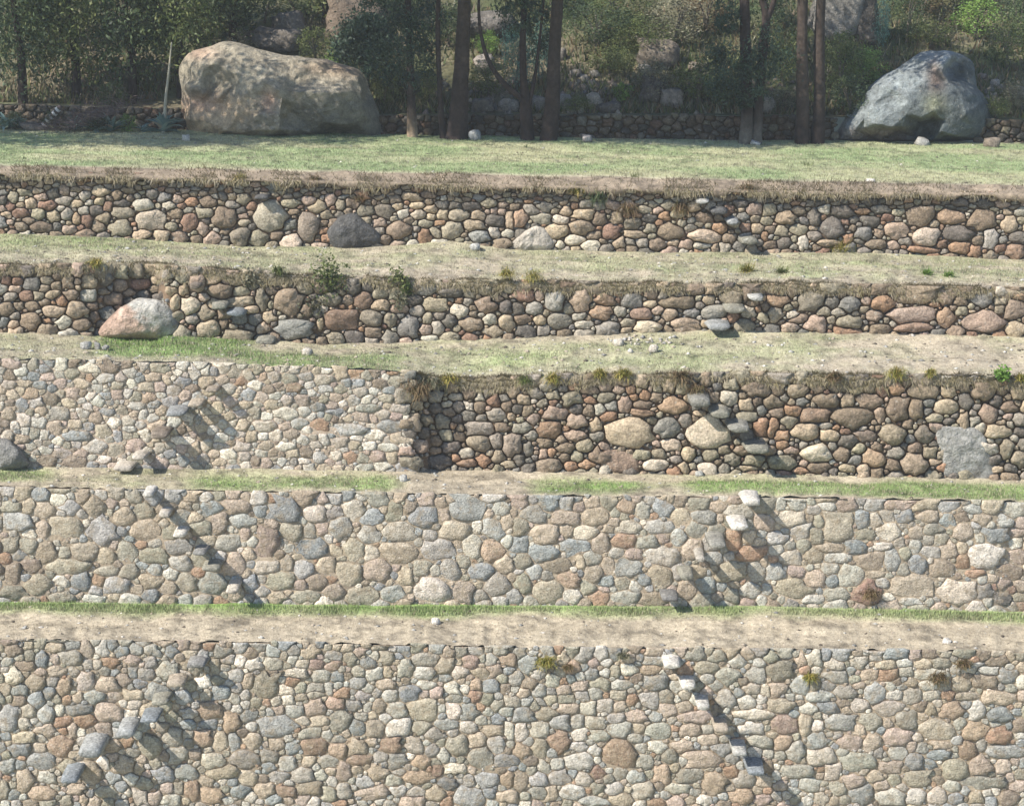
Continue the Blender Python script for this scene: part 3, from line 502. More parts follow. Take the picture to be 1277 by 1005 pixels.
STEPS = {  # photo px of the tips, width, height, colour, projection (m)
 'W1': [(243,829,22,8,'G',.34),(218,853,21,9,'T',.38),(199,876,22,8,'V',.42),(184,898,26,7,'B',.46),(155,911,27,22,'BL',.5),(111,934,32,25,'BL',.55),(85,971,26,13,'B',.55),
        (838,829,21,10,'W',.34),(858,856,18,9,'W',.38),(877,881,16,9,'LW',.42),(900,910,18,9,'T',.44),(923,938,18,11,'L',.48),(944,963,26,8,'B',.5)],
 'W2': [(184,615,14,12,'LW',.3),(204,640,15,12,'TW',.34),(223,665,16,12,'W',.36),(248,690,18,6,'G',.4),(263,709,22,8,'V',.42),(289,734,15,15,'TW',.45),
        (938,624,21,15,'W',.34),(923,655,23,14,'W',.46),(896,678,22,14,'GV',.5),(874,697,13,8,'LT',.42),(857,719,18,9,'V',.42),(836,745,20,12,'GD',.36)],
 'W3': [(264,487,15,6,'KT',.34),(242,505,18,6,'T',.4),(218,514,30,12,'BG',.46),(198,543,27,9,'K',.46),(172,569,16,11,'TW',.42),(152,584,23,8,'TW',.4),
        (873,498,26,19,'VG',.4),(899,514,20,15,'V',.36),(923,532,23,15,'VG',.42),(947,559,31,14,'V',.46)],
 'W4': [(243,356,11,9,'K',.26),(273,380,18,12,'V',.34),(293,390,20,8,'B',.3),(330,424,21,13,'V',.34),(917,386,21,9,'V',.38),(897,406,29,13,'LB',.48),(944,370,15,11,'L',.34)],
 'W5': [(326,246,15,6,'D',.32),(877,251,14,6,'L',.3),(898,263,17,8,'D',.34),(914,275,13,12,'BL',.34),(935,298,19,13,'V',.42)],
}
WALLS = []
def wall(key, secs, label, cat='wall', lab_x=640):
    """secs: list of dicts with u0,u1 and masonry style"""
    z = P(lab_x, float(BASE[key](lab_x)), DD[key])
    org = (float(z[0]), float(z[1]), float(z[2]))
    w_ = empty('stone_wall', org, label, cat)
    for s in secs:
        rs = R_(s['seed'])
        bl = [b for b in BOULD.get(key, []) if s['u0'] <= np.mean([p[0] for p in b['poly']]) <= s['u1']]
        S, C, nh = sites(key, s['u0'], s['u1'], s['rmax'], s['rmin'], s['asp'], rs, s['pal'].split(), heroes(key), s.get('flat', False), s.get('nc', 16000), s.get('tight', .8), bl, s.get('ang', .3))
        n, nv = build_stones(key, S, C, rs, w_, org, s['cap'], s['shrink'], s['prot'], s['back'], s['rnd'], s.get('gain', 1.), minpart=s.get('minpart', 9.), maxpart=s.get('maxpart', 300), topjit=s.get('topjit', 2.4), prof=s.get('prof', (.86, .72)), flatp=s.get('flatp', 0.), mat=s.get('mat'), ton=s.get('ton', 0.), warm=s.get('warm', (1, 1, 1)))
        print(key, s['u0'], 'sites', n, 'heroes', nh, 'parts', nv)
        backing(key, s['u0'], s['u1'], w_, org, s['bname'], s['recess'], s['bcol'])
        if s.get('chink'):
            nC = s['chink']; U = rs.uniform(s['u0'], s['u1'], nC); T = rs.uniform(0, 1, nC)
            Vv = TOP[key](U)+2+(BASE[key](U)-TOP[key](U)-2)*T
            r = rs.uniform(*s.get('cr', (1.3, 2.6)), nC)
            yc = YW(key, U, Vv)+s.get('cy', .045)
            a = np.arange(7)/7*2*np.pi
            ring = P(U[:, None]+np.cos(a)*r[:, None]*1.3, Vv[:, None]+np.sin(a)*r[:, None], yc[:, None]+.03)
            ce = P(U[:, None], Vv[:, None], yc[:, None]-.03)
            VV = np.concatenate([ring, ce], 1)
            f = np.array([(7, j, (j+1) % 7) for j in range(7)])
            ff = (f[None]+(np.arange(nC)*8)[:, None, None]).reshape(-1, 3)
            pal = np.array([ccol(p) for p in s['pal'].split()])
            cc = np.repeat(pal[rs.randint(len(pal), size=nC)]*s.get('gain', 1.), 8, 0)
            o = mesh('chinking_pebbles', VV.reshape(-1, 3), ff, M_STONE, cc, parent=w_, origin=org); o['kind'] = 'stuff'
        for b in bl:
            p = np.array(b['poly']); cx, cy = p.mean(0); base = ccol(b['c'])*b['k']
            def cf(u, v, base=base, b=b):
                c = np.repeat(base[None], len(u), 0)
                if b.get('orange'):
                    o_ = lin((190, 144, 116))*.75; m_ = sstep(-4, 14, (v-372)*.75-(u-150)*.62+6*(vn(u/6, v/6)-.5)*3)[:, None]
                    c = lerp(c, o_[None], m_*.6)
                    c = c*(1-.35*sstep(.5, .8, fbm(u/9+3, v/14, 3, 2))[:, None])
                return c*(.9+.2*fbm(u/12, v/12, 3, 6))[:, None]
            o = boulder('boulder', b['poly'], float(YW(key, cx, cy) if 'Y0' not in b else DD[key]+b['Y0'])+.03, b['d'], [], cf, w_, org, N=56, rings=18, rough=.02, seed=int(cx), power=2.2, back=.6, ridge=.14, fine=.035, facet=.5, nf=14)
            o['label'] = b['label']
        for (px, py, ww, hh, c, pj) in STEPS.get(key, []):
            if not (s['u0'] <= px < s['u1']): continue
            Yw = float(YW(key, px, py)); 
            dr = 1.2 if not s.get('mat') else 1.05; k2 = .62 if hh > 10 else .9; k3 = .78 if ww > 24 else .95; pj *= 1.18 if (key == 'W2' and px > 600) else 1.; slab('step_stone', px, py+(1-k2)*hh*.4, ww*dr*k3, hh*dr*k2, Yw-pj*dr*1.05, Yw+.12, rs, ccol(c)*(.82 if not s.get('mat') else .9), w_, org, droop=rs.uniform(-.01, .02))
    WALLS.append(w_)
    return w_
BR = tuple(lin((150, 132, 108))); DK = tuple(lin((112, 94, 76)))
MPAL = "T T V V L L P K B G B GL LT TK TP VL GV LB W O"
DPAL = "K K K T G G D V V R P O KT GD BD VK L"
MB = tuple(lin((166, 150, 128))*.82)
mort = dict(cy=.004, cr=(.8, 1.7), cap=2.2, shrink=.24, gain=1.36, warm=(1.03, 1., .95), prot=.021, back=.14, rnd=0., recess=.006, prof=(.92, .8), flatp=.75, ang=.9, mat=M_STONE_M, ton=.12, bname='earth_mortar', bcol=MB)
dry = dict(cap=1.5, shrink=.5, prot=.065, back=.22, rnd=.06, flatp=.45, ang=.75, prof=(.88, .72), recess=.07, bname='earth_core', bcol=DK, gain=1.04, warm=(1.08, 1., .88), ton=.15)
wall('W1', [dict(mort, u0=-MARG, u1=1277+MARG, rmax=9, rmin=2.2, asp=1.2, seed=11, pal=MPAL, nc=30000, chink=5200, prot=.026, tight=.72, bcol=tuple(lin((160, 144, 122))*.85), recess=.008)],
     'lowest pale stone retaining wall with two diagonal flights of projecting step stones')
wall('W2', [dict(mort, u0=-MARG, u1=1277+MARG, rmax=13, rmin=2.4, asp=1.15, seed=12, pal=MPAL, nc=26000, chink=3600, tight=.72)],
     'second stone retaining wall from the bottom, big pale blocks set in earth mortar')
wall('W3', [dict(mort, u0=-MARG, u1=505, rmax=8, rmin=2.2, asp=1.25, seed=13, pal="T L P V B T L W K LP TL VL", nc=14000, chink=1900, tight=.72, bcol=tuple(lin((172, 154, 134))*.85))],
     'pale mortared stone wall at left of the middle terrace, ending at a dark corner', lab_x=250)
wall('W3', [dict(dry, u0=505, u1=1277+MARG, rmax=10, rmin=2.0, asp=1.15, seed=14, pal=DPAL, nc=18000, chink=1500)],
     'dark dry stone wall at right of the middle terrace with big tan boulders', lab_x=890)
wall('W4', [dict(dry, u0=-MARG, u1=1277+MARG, rmax=10, rmin=1.9, asp=1.2, seed=15, pal=DPAL, nc=22000, chink=2000)],
     'dry rubble wall of the fourth terrace with a white and orange boulder at left')
wall('W5', [dict(dry, u0=-MARG, u1=1277+MARG, rmax=8, rmin=1.8, asp=1.3, seed=16, pal=DPAL, flat=True, nc=24000, chink=2200)],
     'topmost terrace wall of brown rubble with a dark triangular boulder, under the meadow')
w6 = dict(dry, rmax=6, rmin=2.0, asp=1.3, pal="K K R G D V K D", prot=.1, gain=.5, maxpart=160, minpart=8.5, bcol=tuple(lin((80, 66, 50))))  # stone gain and core colour lowered to stand in for shade on this wall
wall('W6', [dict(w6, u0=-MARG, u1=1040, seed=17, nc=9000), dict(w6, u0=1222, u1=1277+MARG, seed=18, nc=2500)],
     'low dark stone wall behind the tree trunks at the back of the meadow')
# ------------------------------------------------------------------ ground between the walls
CAM0 = np.array([0, 0, ZC])
def proj(p):
    l = (np.asarray(p)-CAM0) @ CMN
    return 638.5-F*l[..., 0]/l[..., 2], 502.5+F*l[..., 1]/l[..., 2]
US = np.arange(-MARG, 1277+MARG+1, 5.)
def base_pt(k, u, dy=0.): return P(u, BASE[k](u)+dy, YW(k, u, BASE[k](u)))
def top_pt(k, u, dv=.3, dy=.03): return P(u, TOP[k](u)+dv, YW(k, u, TOP[k](u))+dy)
TERR = {}
G_LUSH = lin((128, 158, 84))*.8; G_PALE = lin((164, 172, 126))*.7; TAN = lin((184, 171, 148))*.76; SOIL = lin((160, 142, 120))*.7
def terrace(name, up, low, greenf, lipmask=None, nv=22, rough=.08):
    u = US
    B = base_pt(up, u, 1.)
    Fp = top_pt(low, u, .3+(fbm(u/11, 7.+len(TERR), 3, 4)-.5)*7) if low != 'W5' else P(u, LIP(u), YW('W5', u, TOP['W5'](u))+.45)
    lm = lipmask(u) if lipmask is not None else np.zeros_like(u)
    rows = [B+np.array([0, .35, 0])]; vv = [0.]
    for t in np.linspace(0, 1, nv):
        p = lerp(B, Fp, t)
        n = (fbm(p[:, 0]*.9, p[:, 1]*1.6, 4, 21)-.5)*rough*2*math.sin(math.pi*min(1, t*1.02))
        n = n+.10*max(0, .22-t)/.22*(fbm(p[:, 0]*.7, 5., 3, 9))     # soil banked up against the wall foot
        p = p+np.stack([0*n, 0*n, n], 1); rows.append(p); vv.append(t)
    last = rows[-1]
    wob = fbm(u/16, 3., 4, 31+len(TERR))
    if low == 'W5':
        T5 = P(u, TOP['W5'](u)+1, YW('W5', u, TOP['W5'](u))-.13)
        for t in (.15, .3, .45, .6, .75, .88, 1.):
            p = lerp(last, T5, t); n = (fbm(p[:, 0]*1.6, t*1.5, 4, 5)-.5)*.26*math.sin(t*3.1)+.03*math.sin(t*math.pi)
            rows.append(p+np.stack([0*n, 0*n, n], 1)); vv.append(1.05+t*.3)
        last = rows[-1]
    dz = .07+.26*wob**2*2.2*np.ones_like(u)
    if low == 'W5': dz = .04+.34*wob**2
    for (yy, zz) in ((-.05, -.02), (-.09, -.3), (-.10, -.75), (-.02, -1.)):
        k_ = lm if low != 'W5' else np.ones_like(u)
        rows.append(last+np.stack([0*u, yy*k_+(fbm(u/7, yy*30, 3, 2)-.5)*.05*k_, zz*dz*k_], 1)); vv.append(1.4+abs(zz)*.1)
    pts = np.stack(rows, 0); r, c = pts.shape[:2]
    V2 = np.repeat(np.array(vv)[:, None], c, 1); U2 = np.repeat(u[None], r, 0)
    g = greenf(U2, V2)
    n1 = fbm(pts[..., 0]*1.3, pts[..., 1]*2.2, 4, 40+len(TERR))
    g = np.clip(g+(n1-.5)*.8, 0, 1)
    pal = fbm(pts[..., 0]*.35, pts[..., 1]*.8, 3, 77)
    green = lerp(G_LUSH, G_PALE, np.clip(pal*1.2-.1, 0, 1)[..., None]) if name != 'meadow' else lerp(lin((158, 172, 124))*.68, lin((182, 180, 142))*.74, sstep(.3, .7, pal)[..., None])
    tan = lerp(TAN*.86, TAN*1.08, fbm(pts[..., 0]*2, pts[..., 1]*3, 3, 70)[..., None])
    col = lerp(tan, green, g[..., None])
    if low == 'W5':
        bk = sstep(.97, 1.08, V2+(fbm(pts[..., 0]*2, pts[..., 1]*3, 3, 6)-.5)*.1)[..., None]
        col = lerp(col, (lin((158, 142, 122))*.62)[None, None]*(.65+.7*fbm(pts[..., 0]*5, pts[..., 1]*9+pts[..., 2]*9, 4, 8))[..., None], bk)
    lipc = sstep(1.38, 1.5, V2)[..., None]; col = lerp(col, SOIL[None, None]*.75, lipc)
    if low != 'W5': col = lerp(col, SOIL[None, None]*.8, (.6*sstep(.93, .995, V2))[..., None]*np.clip(lm, .3, 1)[None, :, None])
    col = col*(1-.4*sstep(.58, .7, fbm(pts[..., 0]*4.5, pts[..., 1]*4.5, 3, 90)))[..., None]*(.84+.32*fbm(pts[..., 0]*1.1, pts[..., 1]*2.4, 4, 95))[..., None]
    ix = np.arange(r*c).reshape(r, c)
    q = np.stack([ix[:-1, :-1], ix[1:, :-1], ix[1:, 1:], ix[:-1, 1:]], -1).reshape(-1, 4)
    o = mesh(name, pts.reshape(-1, 3), q, M_GROUND, col.reshape(-1, 3)); o['kind'] = 'structure'
    TERR[low] = (pts, V2, g, col)
    return o
def bump(u, a, b, e=30): return sstep(a-e, a+e, u)*(1-sstep(b-e, b+e, u))
ones = lambda u: np.ones_like(u)
terrace('terrace', 'W2', 'W1', lambda u, v: np.clip(1.15-v*lerp(2.6, 4.4, fbm(u/90, 1., 3)), -.3, 1)*1.1-.1*sstep(.55, .7, fbm(u/60, 4., 3)))
terrace('terrace', 'W3', 'W2', lambda u, v: .12+.85*bump(u, -400, 60)*bump(v, .1, .7, .15)+.55*bump(u, 235, 330)*bump(v, .3, .9, .2)+.75*bump(u, 340, 500)*bump(v, .25, .8, .15)
        + .75*bump(u, 665, 800)*bump(v, .35, .9, .15)+.85*bump(u, 860, 1500, 20)*bump(v, .25, .85, .12)+.5*bump(u, 1080, 1500, 20)*bump(v, .2, .9, .12)-.45*bump(u, 505, 650)*1.)
terrace('terrace', 'W4', 'W3', lambda u, v: .20+.95*bump(u, 125, 310, 25)*bump(v, -.1, .75, .12)+.7*bump(u, 300, 500, 25)*bump(v, .45, 1.2, .15)+.25*bump(u, 560, 900, 60)*bump(v, .2, .8, .2)-.2*bump(u, 1050, 1500, 60),
        lambda u: sstep(515, 545, u))
terrace('terrace', 'W5', 'W4', lambda u, v: .34-.25*sstep(.55, 1., v)+.25*bump(u, -200, 160)*bump(v, 0, .5, .15)-.15*bump(u, 430, 640), ones, rough=.08)
terrace('meadow', 'W6', 'W5', lambda u, v: 1.05-1.3*sstep(.93, 1.06, v)-.1*vn(u/12, v*40)+.1, ones, nv=34, rough=.07)

zg = float(base_pt('W1', np.array([640.]))[0, 2])
def sheet(name, x0, x1, y0, y1, zf, nx, ny, colr, kind='structure', mat=None):
    X, Y = np.meshgrid(np.linspace(x0, x1, nx), np.linspace(y0, y1, ny)); Z = zf(X, Y)
    pts = np.stack([X, Y, Z], -1); ix = np.arange(nx*ny).reshape(ny, nx)
    q = np.stack([ix[:-1, :-1], ix[:-1, 1:], ix[1:, 1:], ix[1:, :-1]], -1).reshape(-1, 4)
    c = colr(X, Y).reshape(-1, 3)
    o = mesh(name, pts.reshape(-1, 3), q, mat or M_GROUND, c); o['kind'] = kind
    return o
sheet('ground', -900, 900, -500, 900, lambda x, y: zg+.1+0*x, 60, 60, lambda x, y: lerp(TAN, G_PALE, fbm(x*.05, y*.05, 3, 2)[..., None])*.9)
# the hillside behind the back wall
y6 = DD['W6']; z6 = float(top_pt('W6', np.array([640.]))[0, 2])
def hill(x, y):
    x = np.asarray(x, float); y = np.asarray(y, float)
    d = np.maximum(y-y6-.9, 0)
    n = (fbm(x*.16+3, y*.16, 4, 51)-.5)*2.4*sstep(0, 6, d)
    s = .42+.12*(fbm(x*.05, 2., 2, 5)-.5)
    edge = np.interp(x*1.0/ y * F + 638.5, US, P(US, TOP['W6'](US)+.3, y6+.05)[:, 2])-z6
    return z6-.01+edge*(1-sstep(0, 8, d))+d*s+n
def hcol(x, y):
    a = fbm(x*.35, y*.35, 4, 61)[..., None]; b = fbm(x*.8, y*.8, 3, 63)[..., None]
    c = lerp(lin((96, 96, 66))*.6, lin((132, 122, 98))*.6, sstep(.35, .65, a))
    return lerp(c, lin((92, 108, 62))*.55, sstep(.5, .7, b)*.7)
sheet('hillside', -95, 95, y6-.0, y6+75, hill, 360, 160, hcol)
sheet('far_hillside', -420, 420, y6+74, y6+300, lambda x, y: hill(x*.2, y*0+y6+75)-.5+(y-y6-75)*.45, 60, 30, hcol)

def on_hill(px, py, extra=0.):
    r = ray(px, py); t = np.linspace(y6+.3, y6+75, 1200)
    x = r[0]/r[1]*t; z = ZC+r[2]/r[1]*t; h = hill(x, t)
    i = np.where(h > z)[0]
    j = i[0] if len(i) else 1199
    return Vector((float(x[j]), float(t[j]), float(h[j])))
def on_terr(low, px, py):
    if low == 'W5': py = max(py, float(BASE['W6'](px))+3)
    pts, V2, g, col = TERR[low]
    j = int(np.argmin(np.abs(US-px))); X, Y = proj(pts[:, j])
    n = 1+ (34 if low == 'W5' else 22)
    i = int(np.argmin(np.abs(Y[1:n]-py)))+1
    # exact: intersect the pixel's ray at this depth
    Yd = pts[i, j, 1]; p = P(px, py, Yd)
    return Vector((float(p[0]), float(Yd), float(pts[i, j, 2])))

# the bank beyond the ends of the terraces
for side, j in ((-1, 0), (1, -1)):
    prof = np.concatenate([TERR[k][0][1:(35 if k == 'W5' else 23), j][::-1] for k in ('W1', 'W2', 'W3', 'W4', 'W5')], 0)
    prof[:, 0] -= side*.35; prof[:, 2] -= .04
    prof = np.concatenate([np.array([[prof[0, 0], prof[0, 1]-.25, zg-.2]]), prof], 0)
    ss = np.linspace(0, 1, 70)**1.6*85
    pts = prof[:, None]+np.array([side, 0, 0])*ss[None, :, None]
    pts[..., 2] += (fbm(pts[..., 0]*.3, pts[..., 1]*.5, 4, 66)-.5)*1.2*sstep(0, 6, ss)[None]
    r, c = pts.shape[:2]; ix = np.arange(r*c).reshape(r, c)
    q = np.stack([ix[:-1, :-1], ix[:-1, 1:], ix[1:, 1:], ix[1:, :-1]], -1).reshape(-1, 4)
    if side < 0: q = q[:, ::-1]
    cc = lerp(TAN*.9, G_PALE*.9, sstep(.35, .65, fbm(pts[..., 0]*.6, pts[..., 1], 4, 67))[..., None])
    o = mesh('bank', pts.reshape(-1, 3), q, M_GROUND, cc.reshape(-1, 3)); o['kind'] = 'structure'

# ------------------------------------------------------------------ grass (stuff)
def blades(name, low, n, hmin, hmax, wd, seed, vmax=1.0, brown=.25, vmin=0., cond=None, lean=.5, bright=1.):
    pts, V2, g, col = TERR[low]; rs = R_(seed)
    r = 23 if low != 'W5' else 35
    fr = 2+ (r-3)*rs.uniform(vmin, 1, n)*vmax; fc = rs.uniform(0, len(US)-1.001, n)
    i = np.floor(fr).astype(int); j = np.floor(fc).astype(int); a = (fr-i)[:, None]; b = (fc-j)[:, None]
    def S(Z): return lerp(lerp(Z[i, j], Z[i+1, j], a), lerp(Z[i, j+1], Z[i+1, j+1], a), b)
    p = S(pts); gg = S(g[..., None])[:, 0]; c = S(col)
    keep = rs.rand(n) < (.35+.65*gg)
    if cond is not None: keep &= cond(p, gg)
    p = p[keep]; c = c[keep]; gg = gg[keep]; m = len(p)
    h = rs.uniform(hmin, hmax, m)*(.6+.6*gg); an = rs.uniform(0, 6.28, m); ln = rs.uniform(0, lean, m)*h; la = rs.uniform(0, 6.28, m)
    w_ = rs.uniform(.6, 1.3, m)*wd
    d = np.stack([np.cos(an)*w_, np.sin(an)*w_, 0*w_], 1)
    tip = p+np.stack([np.cos(la)*ln, np.sin(la)*ln, h], 1)
    V = np.stack([p-d-[0, 0, .01], p+d-[0, 0, .01], tip], 1).reshape(-1, 3)
    Fc = np.arange(m*3).reshape(-1, 3)
    c = lerp(c, G_PALE[None], .45) if bright > 1 else c; cc = c*rs.uniform(.75, 1.3, (m, 1))*bright; cc = np.where((rs.rand(m) < brown)[:, None], TAN[None]*rs.uniform(.75, 1.25, (m, 1)), cc)
    o = mesh(name, V, Fc, M_GRASS, np.repeat(cc, 3, 0), smooth=False); o['kind'] = 'stuff'
    return o
blades('grass', 'W1', 60000, .02, .055, .009, 1, brown=.3)
blades('grass', 'W2', 45000, .02, .055, .009, 2, brown=.3)
blades('grass', 'W3', 70000, .02, .06, .010, 3, brown=.3)
blades('grass', 'W4', 90000, .02, .07, .011, 4, brown=.4)
blades('grass', 'W5', 110000, .015, .045, .012, 5, brown=.12)
# longer lush fringe at wall feet
blades('grass', 'W1', 24000, .03, .09, .010, 6, vmax=.2, brown=.05, cond=lambda p, g: (g > .45) & (fbm(p[:, 0]*1.1, 0*p[:, 0], 3, 8) > .42), bright=1.3)
blades('grass', 'W3', 10000, .04, .09, .010, 7, vmax=.5, brown=.1, cond=lambda p, g: g > .7)

def fringe(low, n, seed, u0=-MARG, u1=1277+MARG, L=(.06, .2)):
    """dry roots and straw hanging over the lip of a rubble wall"""
    pts, V2, g, col = TERR[low]; rs = R_(seed); R0 = pts.shape[0]
    fc = np.interp(rs.uniform(u0, u1, n), US, np.arange(len(US)))
    dens = fbm(fc/7, 2., 3, seed); keep = rs.rand(n) < sstep(.35, .62, dens)+.12
    fc = np.minimum(fc[keep], len(US)-1.01); n = len(fc); j = np.floor(fc).astype(int); b = (fc-j)[:, None]
    row = rs.randint(R0-(11 if low == 'W5' else 5), R0-1, n)
    p = lerp(pts[row, j], pts[row, np.minimum(j+1, len(US)-1)], b)
    ln = rs.uniform(L[0], L[1], n); w_ = rs.uniform(.006, .013, n)
    up = rs.rand(n) < .35
    dirv = np.stack([rs.uniform(-.5, .5, n), rs.uniform(-.7, -.1, n), np.where(up, rs.uniform(.2, .7, n), rs.uniform(-1., -.2, n))], 1)
    tip = p+dirv*ln[:, None]; side = np.stack([w_, 0*w_, 0*w_], 1)
    V = np.stack([p-side, p+side, tip], 1).reshape(-1, 3)
    cc = lerp(TAN*.95, lin((148, 136, 96))*.75, rs.rand(n, 1))*rs.uniform(.6, 1.2, (n, 1))
    o = mesh('dry_grass', V, np.arange(n*3).reshape(-1, 3), M_GRASS, np.repeat(cc, 3, 0), smooth=False); o['kind'] = 'stuff'
fringe('W5', 34000, 1, L=(.06, .26)); fringe('W4', 40000, 2); fringe('W3', 24000, 3, 510)

def pebbles(low, n, seed, r0=.015, r1=.05, pp=(.25, .12, .25, .18, .2)):
    pts, V2, g, col = TERR[low]; rs = R_(seed); r = 23 if low != 'W5' else 35
    fr = rs.uniform(2, r-1.01, n); fc = rs.uniform(0, len(US)-1.01, n); i = fr.astype(int); j = fc.astype(int); b = (fc-j)[:, None]
    p = lerp(pts[i, j], pts[i, j+1], b)
    ico = np.array([(1, 0, 0), (-1, 0, 0), (0, 1, 0), (0, -1, 0), (0, 0, 1), (0, 0, -1)], float)
    f = np.array([(0, 2, 4), (2, 1, 4), (1, 3, 4), (3, 0, 4), (2, 0, 5), (1, 2, 5), (3, 1, 5), (0, 3, 5)])
    s = (r0+(r1-r0)*rs.rand(n)**3)[:, None, None]*rs.uniform(.7, 1.4, (n, 1, 3))*[1.2, 1., .6]
    V = p[:, None]+ico[None]*s+rs.uniform(-.2, .2, (n, 6, 3))*s
    pal = np.array([ccol('L'), ccol('W'), ccol('T'), ccol('G'), ccol('K')*.45])
    cc = np.repeat(pal[rs.choice(5, n, p=pp)], 6, 0)
    ff = (f[None]+(np.arange(n)*6)[:, None, None]).reshape(-1, 3)
    o = mesh('pebbles', V.reshape(-1, 3), ff, M_STONE, cc, smooth=False); o['kind'] = 'stuff'
pebbles('W1', 500, 1); pebbles('W2', 500, 2); pebbles('W3', 1500, 3, .012, .06); pebbles('W4', 1500, 4, .012, .06); pebbles('W5', 900, 5, .012, .05, (.1, .08, .1, .12, .6))

# ------------------------------------------------------------------ foliage and trunk builders
def leaves(n, rx, ry, rz, ncl, ll, lw, cols, seed, droop=.2, spread=.28, shell=.45, down=0.):
    rs = R_(seed)
    d = rs.normal(size=(ncl, 3)); d /= np.linalg.norm(d, axis=1)[:, None]
    cc = d*(shell+(1-shell)*rs.rand(ncl, 1)**.6)*[rx, ry, rz]
    k = rs.randint(ncl, size=n); cs = rs.uniform(.6, 1.4, ncl)
    p = cc[k]+rs.normal(size=(n, 3))*spread*cs[k][:, None]*np.array([rx, ry, rz])*.8
    p[:, 2] -= down*rs.rand(n)*rz
    L = ll*rs.uniform(.6, 1.3, n)[:, None]; W = lw*rs.uniform(.7, 1.3, n)[:, None]
    a = rs.normal(size=(n, 3)); a[:, 2] = a[:, 2]*.6-droop*2; a /= np.linalg.norm(a, axis=1)[:, None]
    b = np.cross(a, rs.normal(size=(n, 3))); b /= np.linalg.norm(b, axis=1)[:, None]+1e-9
    V = np.stack([p-a*L/2, p+b*W/2, p+a*L/2, p-b*W/2], 1).reshape(-1, 3)
    cl = np.array([lin(c) for c in cols])*.92
    cc2 = lerp(cl[rs.randint(len(cl), size=ncl)][k], cl[rs.randint(len(cl), size=n)], .3)*rs.uniform(.7, 1.35, (n, 1))
    return V, np.arange(n*4).reshape(-1, 4), np.repeat(cc2, 4, 0)
def tube(pts, radii, N=10, seed=0, wob=.08, gnarl=.0):
    pts = [Vector(p) for p in pts]; rs = R_(seed); V = []; n = len(pts)
    # resample
    P2 = []; R2 = []
    for i in range(n-1):
        m = 4
        for j in range(m):
            t = j/m
            a = pts[max(i-1, 0)]; b = pts[i]; c = pts[i+1]; d = pts[min(i+2, n-1)]
            P2.append(.5*((2*b)+(c-a)*t+(2*a-5*b+4*c-d)*t*t+(3*b-a-3*c+d)*t**3)); R2.append(radii[i]+(radii[i+1]-radii[i])*t)
    P2.append(pts[-1]); R2.append(radii[-1])
    off = rs.uniform(-wob, wob, N)
    for i, p in enumerate(P2):
        tn = (P2[min(i+1, len(P2)-1)]-P2[max(i-1, 0)]).normalized()
        x = tn.cross(Vector((0, 1, .01))).normalized(); y = tn.cross(x).normalized()
        if x.length < .1: x = Vector((1, 0, 0)); y = Vector((0, 1, 0))
        for k in range(N):
            a = 2*math.pi*k/N; r = R2[i]*(1+off[k]+rs.uniform(-wob, wob)*.6)
            V.append(tuple(p+x*math.cos(a)*r+y*math.sin(a)*r))
    q = []
    for i in range(len(P2)-1):
        for k in range(N):
            k2 = (k+1) % N; q.append((i*N+k, (i+1)*N+k, (i+1)*N+k2, i*N+k2))
    m = len(V); V.append(tuple(P2[-1])); t3 = [((len(P2)-1)*N+k, m, (len(P2)-1)*N+(k+1) % N) for k in range(N)]
    return np.array(V), [np.array(q), np.array(t3)]
def join(parts):
    V = []; Q = []; T = []; C = []; n = 0
    for v, f, c in parts:
        for g in (f if isinstance(f, list) else [f]):
            (Q if g.shape[1] == 4 else T).append(g+n)
        V.append(v); n += len(v); C.append(np.repeat(np.asarray(c)[None], len(v), 0) if np.ndim(c) == 1 else c)
    F_ = ([np.concatenate(Q)] if Q else [])+([np.concatenate(T)] if T else [])
    return np.concatenate(V), F_, np.concatenate(C)
BARK = dict(dark=lin((60, 50, 46))*.7, red=lin((80, 68, 60))*.6, pale=lin((168, 146, 122))*.7, grey=lin((120, 112, 100))*.7)
def bark(V, base, c0, c1, h=1.2, seed=0):
    z = V[:, 2]-base; a = sstep(0, h, z)[:, None]
    n = fbm(V[:, 0]*8+V[:, 1]*5, V[:, 2]*1.3, 3, seed)[:, None]
    return lerp(c0[None], c1[None], a)*(.6+.8*n)

GREENS = dict(olive=[(104, 112, 66), (86, 98, 54), (120, 124, 78), (70, 84, 48)],
              dark=[(66, 80, 54), (76, 92, 58), (56, 70, 50), (88, 100, 66)],
              euc=[(62, 80, 62), (50, 68, 54), (78, 94, 72), (44, 56, 46)],
              bright=[(120, 150, 70), (104, 136, 62), (136, 156, 84), (90, 116, 58)],
              grey=[(120, 118, 96), (102, 104, 80), (138, 132, 110), (92, 92, 70)],
              blue=[(96, 130, 118), (80, 116, 106), (112, 142, 126), (66, 96, 88)],
              brown=[(120, 100, 76), (104, 88, 66), (134, 116, 88), (96, 92, 60)],
              yellow=[(150, 138, 70), (130, 128, 66), (166, 148, 88), (112, 118, 60)])
